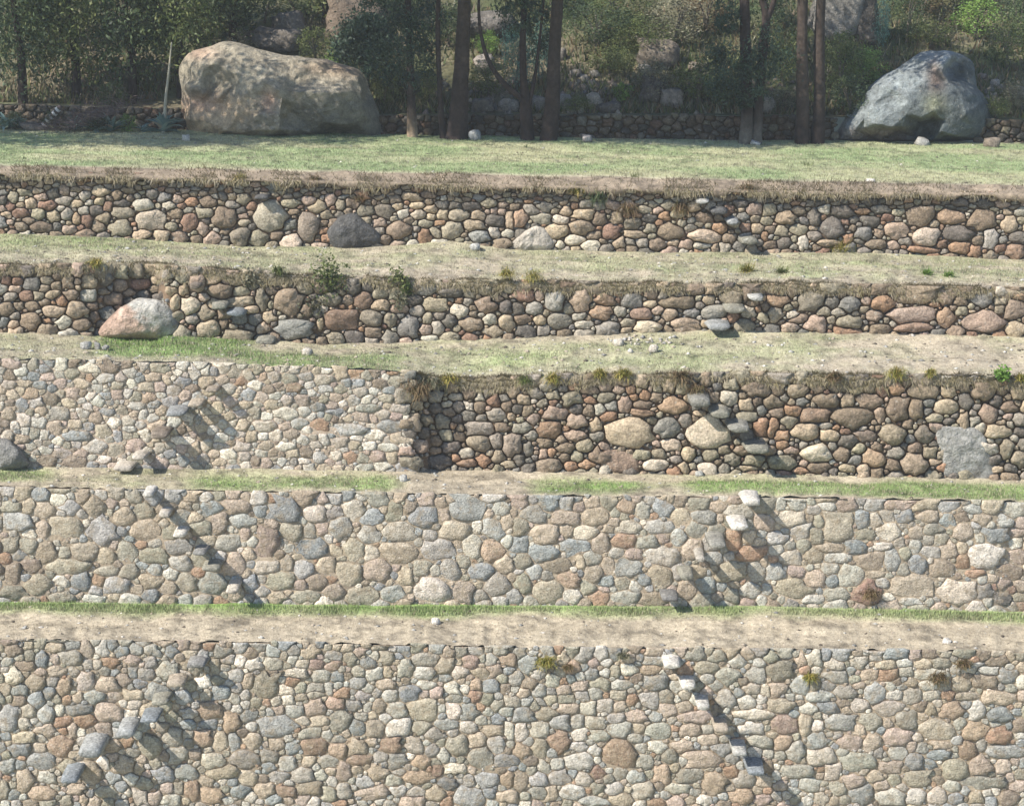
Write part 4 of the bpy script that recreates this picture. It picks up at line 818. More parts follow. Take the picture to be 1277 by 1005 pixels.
# ---- tree row at the back of the meadow
def tree(trunks, label, cat, bx, c0='dark', c1='dark', crowns=(), branches=(), group=None, seed=0, hbark=1.2):
    """trunks: lists of (px, py, radius m); crowns: (px, py, dY, rx, ry, rz, n, kind) in photograph px at the tree's distance"""
    B = on_terr('W5', *bx); Y = B.y
    e = empty('tree', B, label, cat, group)
    for tr in trunks:
        pts = [P(px, py, Y+dy) for px, py, r, dy in tr]
        pts[0] = pts[0]-np.array([0, 0, .25])
        V, q = tube(pts, [a[2]*.88 for a in tr], 12, seed)
        mesh('trunk', V, q, M_BARK, bark(V, B.z, BARK[c0], BARK[c1], hbark, seed), parent=e, origin=B)
    for tr in branches:
        V, q = tube([P(px, py, Y+dy) for px, py, r, dy in tr], [a[2] for a in tr], 8, seed+1)
        mesh('branch', V, q, M_BARK, bark(V, B.z, BARK[c1], BARK[c1], 1, seed), parent=e, origin=B)
    for i, (px, py, dy, rx, ry, rz, n, kd) in enumerate(crowns):
        c = P(px, py, Y+dy)
        big = rz > 1.2
        V, f, cl = leaves(n, rx, ry, rz, max(14, n//(45 if big else 60)), .26 if big else .13, .08 if big else .04, GREENS[kd], seed*7+i, droop=.5, spread=.22)
        mesh('crown', V+c, f, M_LEAF, cl, parent=e, origin=B, smooth=False)
T_ = lambda *a: list(a)
tree([T_((515, 168, .21, 0), (513, 130, .15, 0), (511, 60, .12, .1), (508, -20, .11, .1), (500, -190, .08, .2))], 'slim eucalyptus with pale bark at its foot, wrapped in dark foliage, nearest the tan boulder', 'tree', (513, 168), 'pale', 'dark',
     [(508, 60, 0, .75, .7, 1.15, 2600, 'euc'), (478, 75, .4, .55, .5, .7, 1200, 'euc'), (530, 20, .3, .7, .7, .9, 1800, 'euc'), (470, 10, .3, .9, .8, .7, 1500, 'euc'), (420, -150, -2.2, 3.4, 2.6, 1.6, 6500, 'euc'), (300, -190, -2.6, 3.4, 2.4, 1.5, 6000, 'euc')], seed=1, hbark=.9)
tree([T_((553, 166, .13, 0), (549, 120, .09, 0), (546, 40, .085, 0), (548, -40, .08, 0), (550, -200, .05, 0))], 'thinnest dark trunk, close left of the thick dark trunk', 'tree', (553, 167), 'dark', 'dark', [(520, -205, -2.4, 2.8, 2.2, 1.5, 4800, 'euc')], seed=2)
tree([T_((569, 171, .44, 0), (572, 150, .34, 0), (575, 100, .27, 0), (578, 40, .235, 0), (582, -60, .2, 0), (588, -220, .14, 0))], 'thickest dark eucalyptus trunk, left of the forked tree', 'tree', (570, 171), 'dark', 'red', [(590, -170, -2.4, 3.2, 2.6, 1.7, 6500, 'euc')], seed=3, hbark=3.4)
tree([T_((658, 171, .24, 0), (656, 140, .19, 0), (653, 100, .115, 0), (652, 50, .10, 0), (655, -10, .09, 0), (660, -150, .06, 0))], 'small forked tree with a long curved bare limb reaching left', 'tree', (657, 171), 'dark', 'dark',
     [(645, 15, 0, .6, .6, .5, 1300, 'euc'), (672, 40, .5, .4, .5, .8, 1000, 'euc'), (625, -20, 0, .8, .8, .5, 1300, 'euc'), (655, -165, -2.6, 2.6, 2.4, 1.4, 4800, 'euc')],
     [T_((652, 124, .10, 0), (632, 108, .085, -.1), (612, 82, .07, -.15), (601, 50, .055, -.1), (597, 15, .045, 0), (598, -20, .03, 0)), T_((660, 130, .07, 0), (668, 90, .05, .1), (674, 40, .04, .1), (680, -20, .03, .1))], seed=4)
tree([T_((683, 171, .32, 0), (688, 135, .26, 0), (691, 70, .205, 0), (695, 0, .19, 0), (700, -90, .16, 0), (706, -220, .1, 0))], 'thick leaning eucalyptus trunk with reddish bark, right of the forked tree', 'tree', (685, 171), 'dark', 'red', [(600, -215, -3.0, 3.0, 2.4, 1.6, 5600, 'euc')], seed=5, hbark=3.)
tree([T_((929, 178, .23, 0), (932, 140, .19, 0), (930, 60, .18, .1), (928, -20, .16, .1), (922, -200, .1, 0)), T_((942, 178, .23, .1), (946, 130, .17, .1), (952, 60, .15, .1), (955, 20, .12, .1), (946, -20, .1, .1)), ], 'two-stemmed tree with pale foot and a dark leafy middle, left of the twin trunks', 'tree', (935, 179), 'grey', 'dark',
     [(905, 85, -.2, .75, .7, .75, 2400, 'euc'), (955, 80, -.2, .75, .6, 1.0, 2000, 'euc'), (905, 20, .3, .5, .6, .5, 900, 'euc'), (935, 120, -.1, .5, .5, .4, 800, 'euc'), (870, -190, .8, 3.0, 2.4, 1.6, 5600, 'euc')],
     [T_((954, 30, .1, .1), (962, 10, .08, .1), (972, -20, .06, .1))], seed=6, hbark=1.)
tree([T_((1000, 178, .26, 0), (1001, 140, .22, 0), (1000, 70, .185, 0), (1001, 0, .17, 0), (1004, -200, .1, 0))], 'left one of the twin brown trunks', 'tree', (1000, 177), 'dark', 'red', [(1000, -185, -.4, 2.4, 3.2, 1.6, 4600, 'euc')], seed=7, hbark=1.6, group=None)
tree([T_((1020, 177, .26, .15), (1022, 130, .19, .15), (1022, 60, .17, .15), (1024, 0, .15, .15), (1030, -200, .1, .1))], 'right one of the twin brown trunks', 'tree', (1020, 176), 'dark', 'red', [(1045, -190, -.4, 2.6, 3.2, 1.6, 4600, 'euc')], seed=8, hbark=1.6)
tree([T_((-180, 172, .3, 0), (-180, 60, .25, 0), (-190, -160, .15, 0))], 'eucalyptus left of the photograph that shades the back of the meadow', 'tree', (-180, 172), 'dark', 'dark',
     [(-290, -150, -2.6, 4.2, 2.4, 2.2, 9000, 'euc'), (-120, -200, -2.6, 3.4, 2.2, 1.8, 6500, 'euc')], seed=9)
# ---- the two great boulders on the meadow
DL = [(340,66,.2),(250,95,.35),(130,130,.3),(95,190,.3),(200,190,.85),(270,183,.95),(310,205,.9),(225,245,.62),(310,280,.6),(260,335,.62),(360,300,.85),(180,270,.85),(130,320,1.0),(200,352,1.0),(290,372,.9),(130,372,.5),(200,400,.55),(300,408,.7),(120,500,.7),(200,500,.95),(180,600,.4),(330,560,1.1),(260,598,.6),
 (400,130,.6),(400,250,1.0),(480,220,1.0),(440,350,1.25),(400,450,1.2),(380,580,.9),(460,600,.7),(560,180,.8),(540,290,1.25),(620,330,1.5),(650,375,1.45),(585,375,1.1),(560,440,1.15),(500,470,1.5),(560,460,1.55),(630,470,1.5),(630,560,1.4),(500,560,1.3),(560,612,.8),(655,500,.95),(690,450,.95),(700,340,1.3),(740,400,1.2),(760,500,.9),(750,560,.9),(720,612,.6),
 (640,150,.5),(760,165,.55),(880,180,.5),(740,250,.8),(820,290,.95),(900,300,.95),(1000,290,.85),(1080,270,.7),(980,205,.35),(880,240,.6),(1050,235,.3),(760,335,1.4),(860,345,1.45),(980,340,1.35),(1100,330,.8),(850,430,1.35),(980,430,1.3),(1100,440,.9),(880,510,1.15),(965,525,1.15),(1080,520,.8),(960,560,.2),(900,592,.15),(1020,572,.1),(1060,590,.1),(1150,520,.6),(1150,590,.5),(820,580,.7)]
DR = [(120,560,.4),(110,640,.3),(185,640,.5),(160,520,.4),(215,440,.25),(260,350,.35),(240,500,.8),(200,560,.75),(330,282,.35),(380,300,.7),(300,420,.9),(300,540,1.05),(430,556,1.2),(520,480,1.2),(500,556,1.15),(470,190,.3),(520,230,.65),(430,360,.75),(370,350,.8),(500,350,1.0),(560,400,1.2),(600,460,1.25),(600,112,.2),(650,150,.45),(640,230,.75),(580,270,.85),(620,330,1.05),(650,390,1.15),(620,498,1.25),
 (700,200,.6),(745,250,.65),(760,340,1.0),(740,420,1.1),(690,468,1.2),(770,82,.25),(826,92,.35),(764,160,.75),(752,205,.75),(792,180,.05),(860,235,.1),(950,290,.05),(930,180,.0),(845,120,.05),(800,285,.8),(860,312,.85),(950,345,.65),(880,400,1.05),(900,480,1.15),(1000,470,.6),(990,390,.5),
 (620,545,.1),(560,620,.0),(710,530,.2),(480,610,.2),(670,600,.0),(762,518,1.0),(690,640,.8),(735,590,1.1),(870,518,1.0),(850,620,.95),(940,560,.8),(1000,530,.5),(210,578,.45),(210,635,.4),(350,576,.55),(350,640,.45),(440,582,.6)]
DL = [(210+x/4.56, 40+y/4.56, d) for x, y, d in DL]; DR = [(1030+x/5.17, 50+y/5.17, d) for x, y, d in DR]
def tile(pts, x0, y0, s): return [(x0+x/s, y0+y/s) for x, y in pts]
def bf(lst, x0, y0, s): return [(x0+x/s, y0+y/s, a/s, b/s, m) for x, y, a, b, m in lst]
pl = tile([(65,185),(85,150),(130,110),(250,78),(290,60),(340,52),(400,62),(480,90),(560,112),(640,128),(760,142),(900,157),(960,180),(1070,212),(1110,250),(1140,330),(1190,420),(1215,500),(1225,580),(1210,606),(1080,612),(960,614),(820,622),(700,622),(560,622),(400,612),(260,606),(150,606),(105,560),(85,480),(72,400),(68,330),(62,270)], 210, 40, 4.56)
fl = bf([(240,285,85,50,.65), (150,400,150,45,.42), (250,205,70,28,-.35), (560,470,75,110,-.30), (640,330,60,40,-.2), (1010,575,120,50,1.4), (760,480,90,120,.30), (980,300,160,28,.28), (1000,240,150,30,-.10), (430,380,40,120,.15), (600,270,60,50,-.18), (870,530,140,60,.35), (820,330,200,25,-.15), (340,560,60,60,.12), (480,200,40,50,.12), (330,130,90,40,-.12)], 210, 40, 4.56)
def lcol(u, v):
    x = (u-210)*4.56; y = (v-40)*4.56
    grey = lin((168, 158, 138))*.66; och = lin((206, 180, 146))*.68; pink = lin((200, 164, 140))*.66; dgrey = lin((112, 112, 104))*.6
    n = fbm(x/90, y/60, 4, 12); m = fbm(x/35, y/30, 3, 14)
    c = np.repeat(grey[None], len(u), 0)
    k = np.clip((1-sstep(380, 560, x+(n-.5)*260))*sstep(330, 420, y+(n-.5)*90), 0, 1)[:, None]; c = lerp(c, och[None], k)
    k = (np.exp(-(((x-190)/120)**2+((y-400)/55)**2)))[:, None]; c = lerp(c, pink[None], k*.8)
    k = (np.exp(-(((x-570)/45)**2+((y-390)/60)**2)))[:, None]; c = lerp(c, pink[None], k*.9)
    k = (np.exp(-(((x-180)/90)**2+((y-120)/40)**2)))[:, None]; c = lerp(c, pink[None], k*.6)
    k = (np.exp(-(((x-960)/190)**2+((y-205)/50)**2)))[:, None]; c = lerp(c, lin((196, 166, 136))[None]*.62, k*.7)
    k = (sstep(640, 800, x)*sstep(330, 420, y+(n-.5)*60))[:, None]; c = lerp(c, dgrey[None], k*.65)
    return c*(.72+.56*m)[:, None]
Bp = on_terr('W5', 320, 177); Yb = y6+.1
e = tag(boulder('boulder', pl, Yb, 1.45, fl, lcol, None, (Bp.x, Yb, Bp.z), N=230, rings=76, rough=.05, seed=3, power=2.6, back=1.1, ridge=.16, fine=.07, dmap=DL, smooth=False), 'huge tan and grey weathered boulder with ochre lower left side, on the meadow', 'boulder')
pr_ = tile([(50,648),(65,620),(90,580),(118,530),(150,475),(180,445),(212,430),(240,390),(255,350),(280,310),(330,270),(375,235),(430,205),(480,178),(530,145),(580,110),(630,80),(672,72),(720,78),(765,70),(800,72),(832,82),(870,95),(905,108),(940,130),(958,155),(962,220),(965,310),(1000,340),(1040,392),(1055,430),(1060,490),(1058,560),(1050,610),(1020,645),(800,652),(600,652),(300,652)], 1030, 50, 5.17)
fr_ = bf([(880,190,80,75,1.1), (760,170,30,60,-.2), (590,570,110,60,1.3), (400,360,60,25,.2), (430,450,110,30,.18), (330,615,170,34,.8), (760,500,50,60,.25), (770,580,60,50,-.3), (560,330,60,60,-.15), (700,400,60,60,.05), (960,430,70,60,-.3), (830,340,90,60,-.15), (600,215,40,40,.2), (420,300,140,60,-.15), (300,500,120,50,-.2), (160,560,60,80,-.1), (520,500,120,40,-.2)], 1030, 50, 5.17)
def rcol(u, v):
    x = (u-1030)*5.17; y = (v-50)*5.17
    g = lin((118, 125, 125))*.5; lt = lin((176, 182, 180))*.58; rd = lin((136, 112, 98))*.6; ol = lin((150, 150, 124))*.62; dk = lin((92, 100, 104))*.6
    n = fbm(x/110, y/70, 4, 22); m = fbm(x/40, y/26, 3, 24)
    c = np.repeat(g[None], len(u), 0)
    e_ = sstep(.0, 60, 150-(y-(640-(x-60)*.85))*.8+(n-.5)*160)[:, None]; c = lerp(c, lt[None], e_*.6)
    k = np.exp(-(((x-710)/60)**2+((y-230)/110)**2))[:, None]; c = lerp(c, rd[None], k*.9)
    k = np.exp(-(((x-770)/45)**2+((y-140)/70)**2))[:, None]; c = lerp(c, lt[None], k)
    k = np.exp(-(((x-700)/70)**2+((y-420)/70)**2))[:, None]; c = lerp(c, ol[None], k)
    k = np.exp(-(((x-870)/70)**2+((y-190)/70)**2))[:, None]; c = lerp(c, dk[None]*.6, k*.85)  # shade of the set-back upper right face painted into the colour
    k = (sstep(540, 600, y)*(1-sstep(450, 600, x)))[:, None]; c = lerp(c, rd[None], k*.5)
    return c*(.7+.6*m)[:, None]
Bp = on_terr('W5', 1140, 181); Yb = y6+.35
tag(boulder('boulder', pr_, Yb, 1.25, fr_, rcol, None, (Bp.x, Yb, Bp.z), N=230, rings=76, rough=.03, seed=8, power=2.0, back=1.2, ridge=.08, fine=.05, dmap=DR, smooth=False), 'large blue grey craggy boulder on the right side of the meadow', 'boulder')

def rock(px, py, w_, h_, c, label, where, cat='rock', seed=0, flat=1., group=None, name='rock'):
    """loose rock whose base centre is at the pixel; w_,h_ in px"""
    B = on_hill(px, py) if where == 'hill' else on_terr(where, px, py)
    m = pxm(0, B.y); rs = R_(seed+int(px)); r = w_*m/2; hz = h_*m
    if w_ < 26:
        nu, nv_ = 9, 5
    else: nu, nv_ = 22, 12
    V = []; off = rs.uniform(0, 50)
    for i in range(nv_+1):
        t = i/nv_*math.pi
        for j in range(nu):
            a = j/nu*2*math.pi
            x = math.sin(t)*math.cos(a); y = math.sin(t)*math.sin(a); z = math.cos(t)
            s = lambda v: math.copysign(abs(v)**.62, v)
            k = 1+(float(fbm(x*1.3+off+z, y*1.3+off, 3, 1))-.5)*1.5
            V.append((s(x)*r*k, s(y)*r*.8*k, s(z)*hz*.55*k+hz*.38))
    q = []
    for i in range(nv_):
        for j in range(nu): q.append((i*nu+j, (i+1)*nu+j, (i+1)*nu+(j+1) % nu, i*nu+(j+1) % nu))
    V = np.array(V); 
    # tilt
    R3 = np.array(Matrix.Rotation(rs.uniform(-.25, .25), 3, 'Y')); V = V @ R3.T
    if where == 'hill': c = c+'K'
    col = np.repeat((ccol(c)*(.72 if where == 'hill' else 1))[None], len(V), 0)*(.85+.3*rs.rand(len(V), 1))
    o = mesh(name, V, [np.array(q)], M_ROCK if w_ >= 26 else M_STONE, col, smooth=w_ >= 26)
    o.location = B; return tag(o, label, cat, group)
rock(232, 176, 9, 7, 'W', 'small white stone at the left foot of the tan boulder', 'W5', 'stone')
rock(592, 174, 15, 12, 'BG', 'grey block on the grass right of the thickest trunk', 'W5', 'stone')
rock(733, 177, 13, 9, 'LP', 'pale stone at the foot of the back wall, right of the leaning trunk', 'W5', 'stone')
rock(942, 181, 14, 5, 'W', 'flat white stone in front of the two-stemmed tree', 'W5', 'stone')
rock(1150, 177, 17, 9, 'GL', 'rounded grey stone in the hollow under the blue grey boulder', 'W5', 'stone')
rock(1237, 184, 14, 11, 'K', 'brown stone lying right of the blue grey boulder', 'W5', 'stone')
rock(1084, 229, 12, 5, 'W', 'flat pale slab on the rim of the top wall', 'W5', 'stone')
rock(592, 311, 13, 8, 'L', 'white stone on the fourth terrace under the middle of the top wall', 'W4', 'stone')
rock(109, 436, 14, 12, 'GL', 'larger grey rock on the green grass below the white and orange boulder', 'W3', 'stone')
rock(122, 436, 9, 10, 'G', 'narrow grey rock, middle one of the cluster below the white and orange boulder', 'W3', 'stone')
rock(132, 437, 10, 7, 'G', 'smallest grey rock at the right end of the cluster below the white and orange boulder', 'W3', 'stone')
rock(383, 443, 14, 9, 'WT', 'pale cream stone on the green strip at the left of the middle terrace', 'W3', 'stone')
rock(814, 440, 14, 12, 'WT', 'pointed pale stone on the terrace in front of the rubble heap', 'W3', 'stone')
rock(771, 431, 11, 7, 'WT', 'low cream stone left of the pointed pale stone', 'W3', 'stone')
rock(786, 441, 7, 5, 'W', 'tiny white stone beside the pointed pale stone', 'W3', 'stone')
rock(1180, 801, 13, 6, 'W', 'white stone on the lowest terrace near its right end', 'W1', 'stone')
rock(543, 778, 10, 7, 'W', 'white stone in the middle of the lowest terrace', 'W1', 'stone')
rock(503, 600, 9, 8, 'L', 'pale pebble-like stone on the terrace below the dark corner', 'W2', 'stone')
rock(30, 785, 8, 4, 'L', 'small pale stone near the left end of the lowest terrace', 'W1', 'stone')
rock(872, 592, 10, 6, 'L', 'pale stone at the foot of the dark dry stone wall', 'W2', 'stone')
# heap of rubble fallen from the fourth terrace wall
rs = R_(44); parts = []
for i in range(46):
    b = on_terr('W3', 800+rs.normal()*20, 424+rs.uniform(-4, 6)); s = rs.uniform(.025, .075)
    ico = np.array([(1, 0, 0), (-1, 0, 0), (0, 1, 0), (0, -1, 0), (0, 0, 1), (0, 0, -1)], float)*s*rs.uniform(.6, 1.3, 3)*[1, 1, .6]+rs.uniform(-.02, .02, (6, 3))
    f = np.array([(0, 2, 4), (2, 1, 4), (1, 3, 4), (3, 0, 4), (2, 0, 5), (1, 2, 5), (3, 1, 5), (0, 3, 5)])
    parts.append((ico+np.array(b)+[0, 0, s*.3], f, ccol(['L', 'T', 'WT', 'G'][rs.randint(4)])))
V, f, c = join(parts); tag(mesh('rubble', V, f, M_STONE, c, smooth=False), kind='stuff')

# ------------------------------------------------------------------ plants on the hillside
_var = {}
def shrub_mesh(kind, size, v):
    k = (kind, size, v)
    if k not in _var:
        n = {0: 900, 1: 2200, 2: 4200}[size]
        V, f, c = leaves(n, 1, 1, 1, {0: 16, 1: 40, 2: 75}[size], {0: .22, 1: .13, 2: .085}[size], {0: .09, 1: .05, 2: .035}[size], GREENS[kind], hash(kind) % 7+v*13+size if False else sum(map(ord, kind))+v*13+size, spread=.2, shell=.3)
        _var[k] = mesh('crown', V, f, M_LEAF, c, smooth=False, link=False)
        parts = []
        rs = R_(v)
        for s in range(4):
            a = rs.uniform(0, 6.28); V, q = tube([(rs.uniform(-.05, .05), rs.uniform(-.05, .05), -1.1), (math.cos(a)*.12, math.sin(a)*.12, -.4), (math.cos(a)*.45, math.sin(a)*.45, .45)], [.05, .04, .015], 6, s)
            parts.append((V, q, BARK['grey']*.8))
        V, f, c = join(parts); _var[k+('s',)] = mesh('stem', V, f, M_BARK, c, link=False)
    return _var[k], _var[k+('s',)]
def shrub(px, py, w_, h_, kind, label, where='hill', cat='shrub', v=0, name='shrub', dep=None):
    """px,py: centre of the crown's base; w_,h_: photograph px"""
    B = on_hill(px, py) if where == 'hill' else on_terr(where, px, py)
    m = pxm(0, B.y); rx = w_*m/2; rz = h_*m/2
    size = 2 if max(w_, h_) > 80 else 1 if max(w_, h_) > 35 else 0
    e = empty(name, B, label, cat); cm, sm = shrub_mesh(kind, size, v)
    for n_, me in (('crown', cm), ('stem', sm)):
        o = bpy.data.objects.new(n_, me); COL.objects.link(o); o.parent = e
        o.location = (0, 0, rz*.95); o.scale = (rx*.85, rx*.8, rz*.85); o.rotation_euler = (0, 0, (px*7.3) % 6.28)
    return e
def shade_tree(px, py, w_, top, kind, label, v=0, tr=.16):
    """a tree on the slope: trunk plus several crown masses; top: row of its top"""
    B = on_hill(px, py); m = pxm(0, B.y); rx = w_*m/2; H = (py-top)*m
    e = empty('tree', B, label, 'tree'); rs = R_(int(px)+v)
    V, q = tube([(0, 0, -.4), (.05, 0, H*.3), (-.1, .1, H*.6), (.05, 0, H*.85)], [tr, tr*.75, tr*.5, .04], 9, v)
    mesh('trunk', V, q, M_BARK, np.repeat(BARK['dark'][None], len(V), 0), parent=e)
    V, f, c = leaves(5200, rx, rx*.9, H*.45, 90, .17, .065, GREENS[kind], int(px)+v, droop=.5, spread=.2, shell=.35)
    mesh('crown', V+np.array([0, 0, H*.58]), f, M_LEAF, c, parent=e, smooth=False)
# left: dense dark wood
shade_tree(28, 132, 130, -60, 'dark', 'dark leafy tree filling the far left edge')
shade_tree(95, 126, 120, -70, 'olive', 'olive tree above the grey brush pile')
shade_tree(165, 128, 110, -60, 'dark', 'dark tree behind the agave flower stalk', v=2)
shade_tree(225, 120, 100, -50, 'olive', 'olive tree directly behind the left end of the tan boulder', v=3)
shade_tree(60, 60, 150, -120, 'dark', 'tall tree high behind the far left wood', v=4)
shade_tree(190, 50, 150, -120, 'olive', 'tall olive tree high above the tan boulder, left', v=5)
shade_tree(290, 60, 90, -60, 'dark', 'dark tree above the crest of the tan boulder', v=6)
shade_tree(405, 30, 90, -90, 'olive', 'olive tree at the top edge beside the reddish rock face', v=7)
shade_tree(455, 118, 70, 30, 'euc', 'bushy dark green tree above the right end of the tan boulder', v=8)
for a in [(255, 60, 70, 60, 'olive', 'olive shrub above the top of the tan boulder'), (300, 75, 50, 36, 'grey', 'grey scrub behind the crest of the tan boulder'),
          (395, 85, 60, 50, 'olive', 'shrub just over the right half of the tan boulder'), (370, 25, 60, 40, 'dark', 'dark shrub above the grey outcrop'),
          (430, 100, 50, 40, 'bright', 'green shrub peeping over the right end of the tan boulder'), (480, 135, 40, 60, 'olive', 'shrub between the tan boulder and the slim pale-footed tree'),
          (535, 130, 40, 60, 'olive', 'light shrub behind the thinnest trunk'), (610, 122, 55, 50, 'olive', 'olive shrub under the curved bare limb'),
          (605, 70, 40, 30, 'bright', 'small bright shrub below the flat-topped rock'), (560, 60, 60, 60, 'dark', 'dark bush behind the thickest trunk'),
          (643, 118, 46, 90, 'blue', 'blue green feathery shrub behind the forked tree'), (672, 100, 40, 80, 'blue', 'second blue green shrub, between forked tree and leaning trunk'),
          (745, 58, 110, 60, 'dark', 'wide dark thicket right of the leaning trunk'), (800, 70, 90, 50, 'olive', 'olive bush above the middle of the back wall'),
          (770, 30, 110, 60, 'olive', 'broad olive bush at the top edge right of the leaning trunk'), (775, 128, 34, 26, 'bright', 'bright green bush by the tan slope rock'),
          (815, 125, 60, 50, 'grey', 'grey dry shrub on the slope, middle'), (760, 95, 60, 40, 'olive', 'low olive shrub above the white stones'),
          (840, 60, 80, 70, 'grey', 'tall grey dry shrub left of the leafy two-stemmed tree'), (870, 132, 70, 60, 'olive', 'olive shrub beside the two-stemmed tree'),
          (905, 134, 50, 40, 'dark', 'dark shrub behind the foot of the two-stemmed tree'), (880, 40, 80, 60, 'brown', 'brown shrub left of the two-stemmed tree top'),
          (975, 110, 50, 80, 'olive', 'shrub left of the twin trunks'), (975, 140, 50, 34, 'grey', 'grey low shrub at the foot of the twin trunks'),
          (1048, 122, 60, 80, 'olive', 'olive shrub right of the twin trunks'), (1078, 110, 60, 50, 'bright', 'light green bush left of the blue grey boulder'),
          (1060, 146, 60, 50, 'dark', 'low dark bush at the left foot of the blue grey boulder'), (1097, 62, 24, 70, 'blue', 'narrow blue green young tree in front of the dark cliff gap'),
          (1130, 55, 60, 90, 'dark', 'dark tree-like bush above the blue grey boulder'), (1160, 62, 60, 36, 'olive', 'olive bush touching the crest of the blue grey boulder'),
          (1215, 50, 70, 50, 'bright', 'bright bush up the slope above the blue grey boulder'), (1200, 10, 120, 60, 'olive', 'olive bush at the top edge, right'),
          (1255, 90, 60, 70, 'olive', 'shrub right of the blue grey boulder'), (1270, 60, 60, 80, 'dark', 'dark bush at the right edge, top'),
          (1262, 140, 50, 40, 'grey', 'grey dry bush at the right edge above the back wall'), (1240, 160, 40, 30, 'olive', 'low olive bush right of the blue grey boulder foot'),
          (720, 145, 40, 26, 'olive', 'low plant on the back wall beside the leaning trunk'), (1150, 20, 80, 50, 'brown', 'brown bush at the top edge above the crest of the blue grey boulder'),
          (960, 40, 80, 80, 'dark', 'dark bush behind the fork of the two-stemmed tree'), (500, 30, 90, 80, 'dark', 'dark bush behind the slim pale-footed tree'),
          (330, 30, 70, 50, 'olive', 'olive bush above the grey outcrop, left'), (690, 20, 80, 60, 'dark', 'dark bush at the top edge behind the leaning trunk'),
          (1045, 80, 50, 40, 'olive', 'bush at the foot of the pale cliff'), (140, 150, 40, 30, 'dark', 'low dark plant behind the agave clump')]:
    shrub(*a, v=len(a[5]) % 3)
# rocks on the slope
for a in [(340, 62, 60, 24, 'GK', 'grey outcrop above the crest of the tan boulder'), (365, 40, 36, 24, 'G', 'smaller grey rock above the outcrop'), (440, 52, 66, 50, 'OT', 'reddish tan rock face above the right end of the tan boulder'),
          (607, 42, 60, 22, 'G', 'flat-topped grey rock behind the curved bare limb'), (605, 88, 22, 18, 'LP', 'pale rock left of the blue green shrub'),
          (604, 140, 26, 18, 'G', 'dark grey rock on the shelf right of the thickest trunk'), (630, 140, 16, 14, 'L', 'pale rock on the shelf left of the forked tree'), (640, 138, 14, 12, 'LG', 'rounded rock touching the forked tree'),
          (672, 140, 20, 18, 'B', 'blue grey rock between the forked tree and leaning trunk'), (703, 138, 20, 20, 'LG', 'pale striped rock close right of the leaning trunk'),
          (718, 142, 18, 8, 'L', 'flat pale rock on the back wall rim'), (742, 136, 20, 18, 'WT', 'tan pointed rock on the shelf'), (757, 141, 30, 12, 'D', 'low dark rock beside the tan pointed rock'),
          (730, 104, 12, 10, 'W', 'white rock on the slope above the tan pointed rock'), (742, 97, 12, 8, 'L', 'second pale rock upslope of the tan pointed rock'), (718, 96, 14, 9, 'G', 'grey rock at left of the slope stones'), (739, 106, 9, 5, 'W', 'tiny white rock on the slope'),
          (812, 128, 30, 30, 'D', 'dark upright rock behind the grey dry shrub'), (838, 130, 26, 20, 'LP', 'pale pinkish rock on the shelf, middle'), (805, 92, 16, 11, 'L', 'white rock below the fluted rock'), (820, 78, 46, 26, 'KT', 'ribbed brown rock on the slope, middle'),
          (700, 75, 14, 14, 'G', 'grey rock under the dark thicket'), (1240, 108, 10, 7, 'W', 'white rock right of the blue grey boulder'), (1225, 98, 9, 6, 'P', 'pinkish stone right of the blue grey boulder'),
          (1036, 46, 56, 66, 'LG', 'pale grey cliff block behind the twin trunks'), (1215, 130, 24, 14, 'K', 'brown rock behind the right shoulder of the blue grey boulder'), (1265, 122, 20, 12, 'T', 'tan rock at the right edge'),
          (955, 142, 22, 20, 'LT', 'pale rock between the two-stemmed tree and the twin trunks'), (870, 88, 20, 10, 'T', 'tan rock up the slope beside the two-stemmed tree'), (1078, 50, 30, 60, 'D', 'dark cliff block beside the pale one')]:
    rock(*a, where='hill', seed=3)
# rubble banked on the shelf (countless small stones)
rs = R_(9); parts = []
f8 = np.array([(0, 2, 4), (2, 1, 4), (1, 3, 4), (3, 0, 4), (2, 0, 5), (1, 2, 5), (3, 1, 5), (0, 3, 5)])
for i in range(420):
    cx = [620, 640, 725, 745, 850, 960, 1230, 560][rs.randint(8)]
    b = on_hill(cx+rs.normal()*22, rs.uniform(100, 143)); s = rs.uniform(.05, .14)
    ico = np.array([(1, 0, 0), (-1, 0, 0), (0, 1, 0), (0, -1, 0), (0, 0, 1), (0, 0, -1)], float)*s*rs.uniform(.7, 1.3, 3)+rs.uniform(-.03, .03, (6, 3))
    parts.append((ico+np.array(b), f8, ccol(['T', 'T', 'G', 'K', 'P', 'V'][rs.randint(6)])*.6))
V, f, c = join(parts); tag(mesh('scree', V, f, M_STONE, c, smooth=False), kind='stuff')
# undergrowth over the slope
rs = R_(10); n = 60000
yy = y6+.6+36*rs.rand(n)**1.5; xx = rs.uniform(-.36, .36, n)*yy; keep = fbm(xx*.5, yy*.5, 3, 91) > .42
xx = xx[keep]; yy = yy[keep]; n = len(xx); zz = hill(xx, yy)
p = np.stack([xx, yy, zz], 1); an = rs.uniform(0, 6.28, n); L = rs.uniform(.08, .38, n); w_ = rs.uniform(.02, .05, n)
tip = p+np.stack([rs.uniform(-.6, .6, n)*L, rs.uniform(-.6, .6, n)*L, L], 1); d = np.stack([np.cos(an)*w_, np.sin(an)*w_, 0*w_], 1)
cl = np.array([lin(c) for c in GREENS['olive']+GREENS['grey']+GREENS['brown']])*.8
tag(mesh('undergrowth', np.stack([p-d, p+d, tip], 1).reshape(-1, 3), np.arange(n*3).reshape(-1, 3), M_LEAF, np.repeat(cl[rs.randint(len(cl), size=n)]*rs.uniform(.7, 1.3, (n, 1)), 3, 0), smooth=False), kind='stuff')

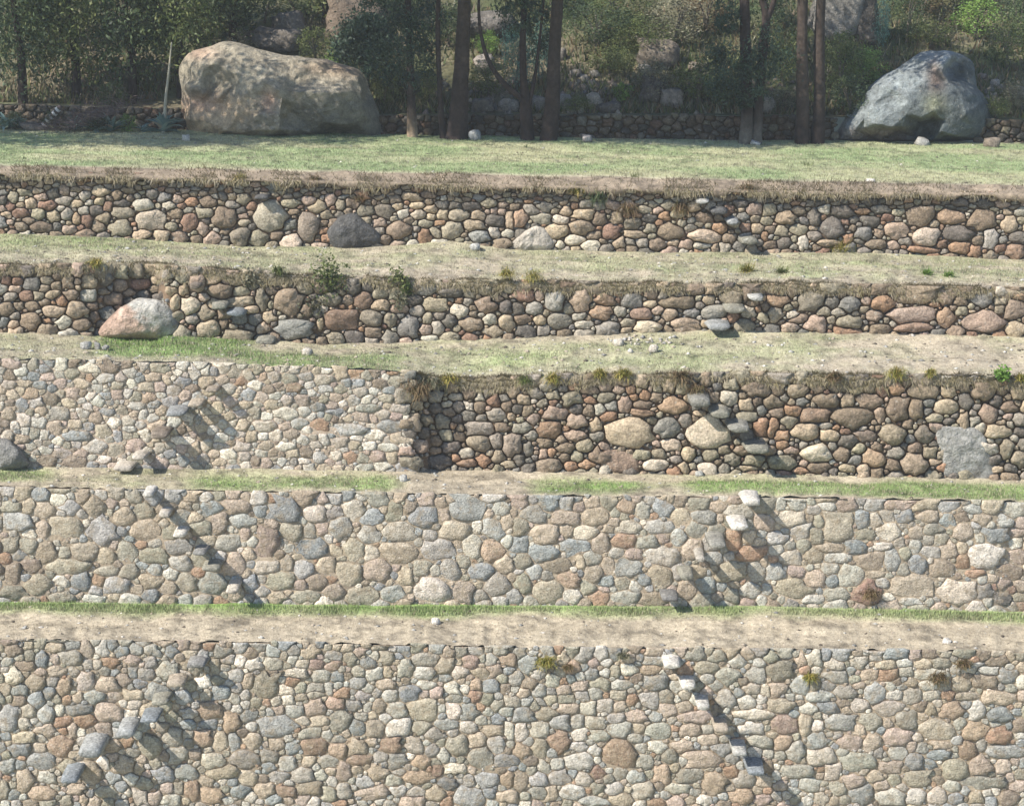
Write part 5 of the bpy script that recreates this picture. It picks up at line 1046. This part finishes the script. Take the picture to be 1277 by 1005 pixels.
# ------------------------------------------------------------------ agaves, brush, banded pole
def agave(px, py, r_, label, n=26, stalk=None, kind='blue', seed=0):
    B = on_terr('W5', px, py); e = empty('agave', B, label, 'agave'); rs = R_(seed); m = pxm(0, B.y); Rr = r_*m
    for i in range(n):
        a = rs.uniform(0, 6.28); el = rs.uniform(.15, 1.35); L = Rr*rs.uniform(.9, 1.3); w0 = .075*Rr/.6
        pts = []; K = 7
        for k in range(K):
            t = k/(K-1); ang = el-t*t*.35
            pts.append((math.cos(a)*math.cos(ang)*L*t, math.sin(a)*math.cos(ang)*L*t, math.sin(ang)*L*t+.03))
        sx, sy = -math.sin(a), math.cos(a); V = []
        for k, p in enumerate(pts):
            t = k/(K-1); w_ = w0*(1.1-.25*abs(t-.3))*(1-t**2.2)+.002; up = np.array([0, 0, .35*w_])
            p = np.array(p); V += [p-np.array([sx, sy, 0])*w_+up, p-np.array([0, 0, .3*w_]), p+np.array([sx, sy, 0])*w_+up]
        q = []
        for k in range(K-1): q += [(k*3, k*3+1, k*3+4, k*3+3), (k*3+1, k*3+2, k*3+5, k*3+4)]
        c = lin([(112, 134, 128), (90, 114, 110), (134, 150, 138), (150, 140, 122)][rs.choice(4, p=[.4, .3, .2, .1])])*1.3
        mesh('leaf', np.array(V), np.array(q), M_LEAF, np.repeat(c[None], len(V), 0), parent=e)
    if stalk:
        pts = [Vector(P(a, b, B.y))-B for a, b in stalk]
        V, q = tube([(0, 0, 0)]+[tuple(p) for p in pts], [.06]+[.055, .045, .03, .018][:len(pts)], 8, 3, .03)
        o = mesh('flower_stalk', V, q, M_DRY, np.repeat((lin((190, 182, 160))*.6)[None], len(V), 0), parent=e); o['label'] = 'tall pale dry flower stalk'
agave(203, 165, 26, 'spiky blue green agave with a tall pale flower stalk, left of the tan boulder', 34, [(205, 150), (207, 120), (211, 85), (214, 53)], seed=1)
agave(8, 158, 24, 'agave cut by the left edge of the photograph', 26, seed=2)
agave(28, 160, 16, 'smaller agave right of the one at the left edge', 20, seed=3)
agave(140, 160, 22, 'dark agave at the right end of the clump behind the grass', 30, seed=4)
agave(118, 161, 20, 'dark agave in the middle of the clump', 28, seed=5)
agave(92, 161, 18, 'agave at the left end of the clump beside the banded pole', 26, seed=6)
agave(178, 164, 13, 'small agave left of the stalked one', 18, seed=7)
shrub(160, 160, 26, 26, 'bright', 'bright green plant between the agave clump and the stalked agave', where='W5')
shrub(70, 162, 44, 24, 'dark', 'low dark bush beside the banded pole', where='W5')  # three dark bushes added to darken the wall behind them
shrub(18, 161, 40, 22, 'dark', 'low dark bush behind the agaves at the left edge', where='W5', v=1)
shrub(128, 163, 60, 20, 'dark', 'low dark bush among the agave clump', where='W5', v=2)
# grey twig brush
B = on_terr('W5', 112, 155); rs = R_(12); N_ = 700; parts = []
e = None
a = rs.normal(size=(N_, 3))*[.75, .35, .22]; a[:, 2] = np.abs(a[:, 2])+.25+np.clip(a[:, 0]*.35, -.2, .5); d = rs.normal(size=(N_, 3))*[.35, .25, .2]; w_ = .006
b = a+d; s = np.cross(d, rs.normal(size=(N_, 3))); s = s/np.linalg.norm(s, axis=1)[:, None]*w_; s2 = np.cross(d, s); s2 = s2/np.linalg.norm(s2, axis=1)[:, None]*w_
V = np.stack([a+s, a-s+s2, a-s-s2, b], 1).reshape(-1, 3)
f = np.array([(0, 1, 3), (1, 2, 3), (2, 0, 3)]); ff = (f[None]+(np.arange(N_)*4)[:, None, None]).reshape(-1, 3)
o = mesh('brush_pile', V, ff, M_DRY, np.repeat((lin((128, 112, 108))*.6)[None], len(V), 0), smooth=False); o.location = (B.x, B.y-.2, B.z); tag(o, 'heap of bare grey brown twigs behind the agave clump', 'brush pile')
B = on_terr('W5', 50, 160); tipp = Vector(P(76, 133, B.y-.1))-B
e = empty('banded_pole', B, 'leaning pole with pale and dark bands at the left of the brush pile', 'pole')
V, q = tube([(-.02, 0, 0), tuple(tipp*.5), tuple(tipp)], [.075, .07, .06], 10, 1, .03)
mesh('pole_shaft', V, q, M_DRY, np.repeat((lin((96, 84, 80))*.6)[None], len(V), 0), parent=e)
for k in range(5):
    t = .22+k*.16; c = tipp*t; h = tipp*.035
    V, q = tube([tuple(c-h), tuple(c+h)], [.088, .086], 10, k, .05); mesh('pale_band', V, q, M_DRY, np.repeat((lin((226, 218, 208))*.75)[None], len(V), 0), parent=e)
rock(42, 161, 26, 7, 'K', 'flat brown rock at the foot of the banded pole', 'W5', 'stone')

# ------------------------------------------------------------------ tufts on and in the walls
def tuft(px, py, rpx, kind, label, low=None, key=None, n=320, hang=.5, cat='grass tuft', name='grass_tuft', leafy=False):
    """a plant rooted in the wall face (key) or on the ground (low)"""
    if key: Yk = float(YW(key, px, py))-.06; p0 = Vector(P(px, py, Yk))
    else: p0 = on_terr(low, px, py)
    m = pxm(0, p0.y); Rr = rpx*m; rs = R_(int(px*3+py))
    if leafy:
        V, f, c = leaves(n*3, Rr, Rr*.45, Rr*1.1, 2, .085, .05, GREENS[kind], int(px), shell=.0, spread=.5, droop=.3)
        V[:, 1] -= Rr*.15
        e = empty(name, p0, label, cat); mesh('foliage', V, f, M_LEAF, c, smooth=False, parent=e); parts = []
        for k in range(7):
            a = rs.uniform(-1, 1); q_ = tube([(0, .08, -.3*Rr), (a*.3*Rr, -.03, .2*Rr), (a*.8*Rr, -.08, rs.uniform(-.9, .9)*Rr)], [.012, .009, .004], 5, k); parts.append((q_[0], q_[1], lin((92, 84, 58))*.7))
        V, f, c = join(parts); mesh('stem', V, f, M_BARK, c, parent=e); return e
    else:
        cl = np.array([lin(c) for c in GREENS[kind]])*1.05
        a = rs.uniform(0, 6.28, n); el = rs.uniform(-.2 if hang else .5, 1.3, n); L = Rr*rs.uniform(.35, 1.1, n)
        d = np.stack([np.cos(a)*np.cos(el), np.sin(a)*np.cos(el)*.6-(.5 if hang else 0), np.sin(el)], 1)
        w_ = rs.uniform(.004, .008, n)[:, None]; side = np.stack([np.sin(a), -np.cos(a), 0*a], 1)*w_
        b0 = rs.normal(size=(n, 3))*Rr*np.array([.32, .12, .2]); mid = b0+d*L[:, None]*.6; tip = mid+d*L[:, None]*.5-np.array([0, 0, 1.])*(L[:, None]*hang*.9)
        V = np.stack([b0-side, b0+side, mid+side*.8, mid-side*.8, tip], 1).reshape(-1, 3)
        k = (np.arange(n)*5)[:, None]
        o = mesh(name, V, [np.array([[0, 1, 2, 3]])+k, np.array([[3, 2, 4]])+k], M_GRASS, np.repeat(cl[rs.randint(len(cl), size=n)]*rs.uniform(.7, 1.3, (n, 1)), 5, 0), smooth=False)
    o.location = p0; return tag(o, label, cat)
tuft(681, 826, 15, 'yellow', 'golden green tuft hanging near the top of the lowest wall, middle', key='W1')
tuft(708, 832, 8, 'brown', 'small rusty tuft right of the golden one on the lowest wall', key='W1')
tuft(1010, 845, 11, 'yellow', 'yellow tuft on the lowest wall right of the white steps', key='W1')
tuft(1170, 846, 16, 'brown', 'larger orange brown dry tuft on the lowest wall at right', key='W1', n=260)
tuft(1201, 828, 13, 'brown', 'straw tuft up and right of the orange brown one', key='W1')
tuft(777, 818, 9, 'grey', 'faint grey tuft near the top of the lowest wall', key='W1')
tuft(1085, 741, 14, 'brown', 'rusty dry tuft over the red stone at the foot of the second wall', key='W2')
tuft(519, 488, 20, 'brown', 'large dry brown plant hanging at the dark corner of the middle terrace', key='W3', n=420, hang=.8)
tuft(536, 478, 16, 'grey', 'grey dry tuft at the rim of the dark corner', key='W3', n=260)
tuft(560, 473, 14, 'yellow', 'yellow green tuft on the rim right of the dark corner', key='W3', n=260)
tuft(690, 472, 13, 'yellow', 'olive tuft on the rim over the dark dry stone wall, left part', key='W3')
tuft(655, 474, 10, 'olive', 'small green tuft left of the olive one on the dark wall rim', key='W3')
tuft(748, 466, 11, 'yellow', 'green tuft on the rim above the orange stones', key='W3')
tuft(778, 466, 12, 'yellow', 'bright yellow tuft on the rim of the dark wall, middle', key='W3')
tuft(850, 470, 17, 'brown', 'straw tuft on the rim above the hanging stones', key='W3', n=300)
tuft(868, 486, 15, 'brown', 'dry roots hanging over the first step of the dark wall', key='W3', n=240, hang=.9)
tuft(1040, 470, 12, 'brown', 'brown tuft on the dark wall rim above the round tan stones', key='W3')
tuft(1117, 466, 14, 'yellow', 'yellow green tuft on the dark wall rim above the tall stones', key='W3')
tuft(1160, 465, 9, 'yellow', 'small yellow tuft left of the leafy plant', key='W3')
tuft(1246, 476, 13, 'bright', 'bright leafy plant on the wall above the large grey slab', key='W3', leafy=True, n=70, cat='plant', name='wall_plant')
tuft(1273, 472, 10, 'yellow', 'tuft at the right edge of the dark wall rim', key='W3')
tuft(410, 355, 20, 'olive', 'leafy green plant hanging from the rim of the fourth terrace wall', key='W4', leafy=True, n=190, cat='plant', name='wall_plant')
tuft(500, 355, 14, 'olive', 'smaller leafy plant on the fourth terrace wall, right of the first', key='W4', leafy=True, n=120, cat='plant', name='wall_plant')
tuft(498, 372, 10, 'grey', 'thin trailing plant below the smaller leafy one', key='W4', leafy=True, n=60, cat='plant', name='wall_plant')
tuft(390, 385, 13, 'grey', 'grey green plant over the dark stone below the leafy plant', key='W4', leafy=True, n=70, cat='plant', name='wall_plant')
tuft(347, 338, 10, 'olive', 'olive tuft on the rim left of the leafy plant', key='W4')
tuft(310, 352, 11, 'grey', 'grey lichen-like plant on pale stones of the fourth terrace wall', key='W4', leafy=True, n=50, cat='plant', name='wall_plant')
tuft(632, 342, 12, 'yellow', 'yellow green tuft on the fourth terrace rim, middle', key='W4')
tuft(665, 346, 15, 'yellow', 'bigger olive tuft right of the yellow green one', key='W4', n=260)
tuft(932, 338, 13, 'yellow', 'upright yellow tuft on the rim above the big round stone', low='W4', hang=.15)
tuft(975, 340, 10, 'olive', 'green tuft right of the upright yellow one', low='W4', hang=.15)
tuft(1155, 343, 9, 'bright', 'left of the two small bright green tufts on the fourth terrace rim', low='W4', hang=.2)
tuft(1183, 344, 9, 'bright', 'right of the two small bright green tufts on the fourth terrace rim', low='W4', hang=.2)
tuft(120, 328, 11, 'yellow', 'yellow tuft on the fourth terrace rim near the left end', key='W4')
tuft(1048, 310, 20, 'yellow', 'tall pale straw clump at the foot of the top wall', low='W4', hang=.1, n=200)
tuft(675, 238, 12, 'brown', 'brown tuft hanging over the top wall, middle', key='W5', n=200)
tuft(718, 238, 13, 'yellow', 'olive tuft hanging over the top wall right of the brown one', key='W5', n=220)
tuft(745, 245, 15, 'dark', 'dark root clump hanging under the rim of the top wall', key='W5', n=260, hang=.9)
tuft(783, 262, 15, 'brown', 'orange brown dry tuft in the face of the top wall', key='W5', n=240, hang=.9)
tuft(848, 262, 14, 'brown', 'reddish dry tuft left of the steps in the top wall', key='W5', n=220, hang=.9)
tuft(450, 248, 9, 'brown', 'small brown tuft over the ochre stone of the top wall', key='W5', n=120)
tuft(392, 226, 11, 'brown', 'brown tuft on the top wall rim above the tall grey stone', key='W5')
tuft(300, 224, 11, 'yellow', 'yellow brown tuft on the top wall rim, left part', key='W5')
tuft(930, 236, 14, 'brown', 'brown tuft on the top wall rim above the steps', key='W5', n=200)
tuft(605, 181, 9, 'grey', 'thin grey grass stalks on the meadow in front of the grey block', low='W5', hang=0, n=30)
tuft(765, 186, 10, 'grey', 'thin grass stalks on the meadow, right of middle', low='W5', hang=0, n=30)
tuft(656, 185, 5, 'dark', 'tiny dark weed on the meadow in front of the leaning trunk', low='W5', hang=0, n=40)
tuft(1007, 207, 11, 'olive', 'sparse grass stalks on the meadow edge at right', low='W5', hang=0, n=24)
tuft(792, 222, 9, 'olive', 'short tuft on the bank of the top wall', low='W5', hang=0, n=30)
print('objects', len(bpy.data.objects), 'tris', sum(len(o.data.polygons) for o in bpy.data.objects if o.type == 'MESH'))

# ------------------------------------------------------------------ thin dusty air
bm = [(-60, -4, zg-1.5), (60, -4, zg-1.5), (60, 140, zg-1.5), (-60, 140, zg-1.5)]
bz = [(x, y, 45.) for x, y, z in bm]
o = mesh('haze', np.array(bm+bz), np.array([(0, 3, 2, 1), (4, 5, 6, 7), (0, 1, 5, 4), (1, 2, 6, 5), (2, 3, 7, 6), (3, 0, 4, 7)]), smooth=False); o['kind'] = 'stuff'
hm = bpy.data.materials.new('haze'); hm.use_nodes = True; hn = hm.node_tree; hn.nodes.remove(hn.nodes['Principled BSDF'])
pv = hn.nodes.new('ShaderNodeVolumePrincipled'); pv.inputs['Density'].default_value = .0009; pv.inputs['Color'].default_value = (.9, .93, .9, 1); pv.inputs['Anisotropy'].default_value = .2
hn.links.new(pv.outputs[0], hn.nodes['Material Output'].inputs['Volume']); o.data.materials.append(hm)
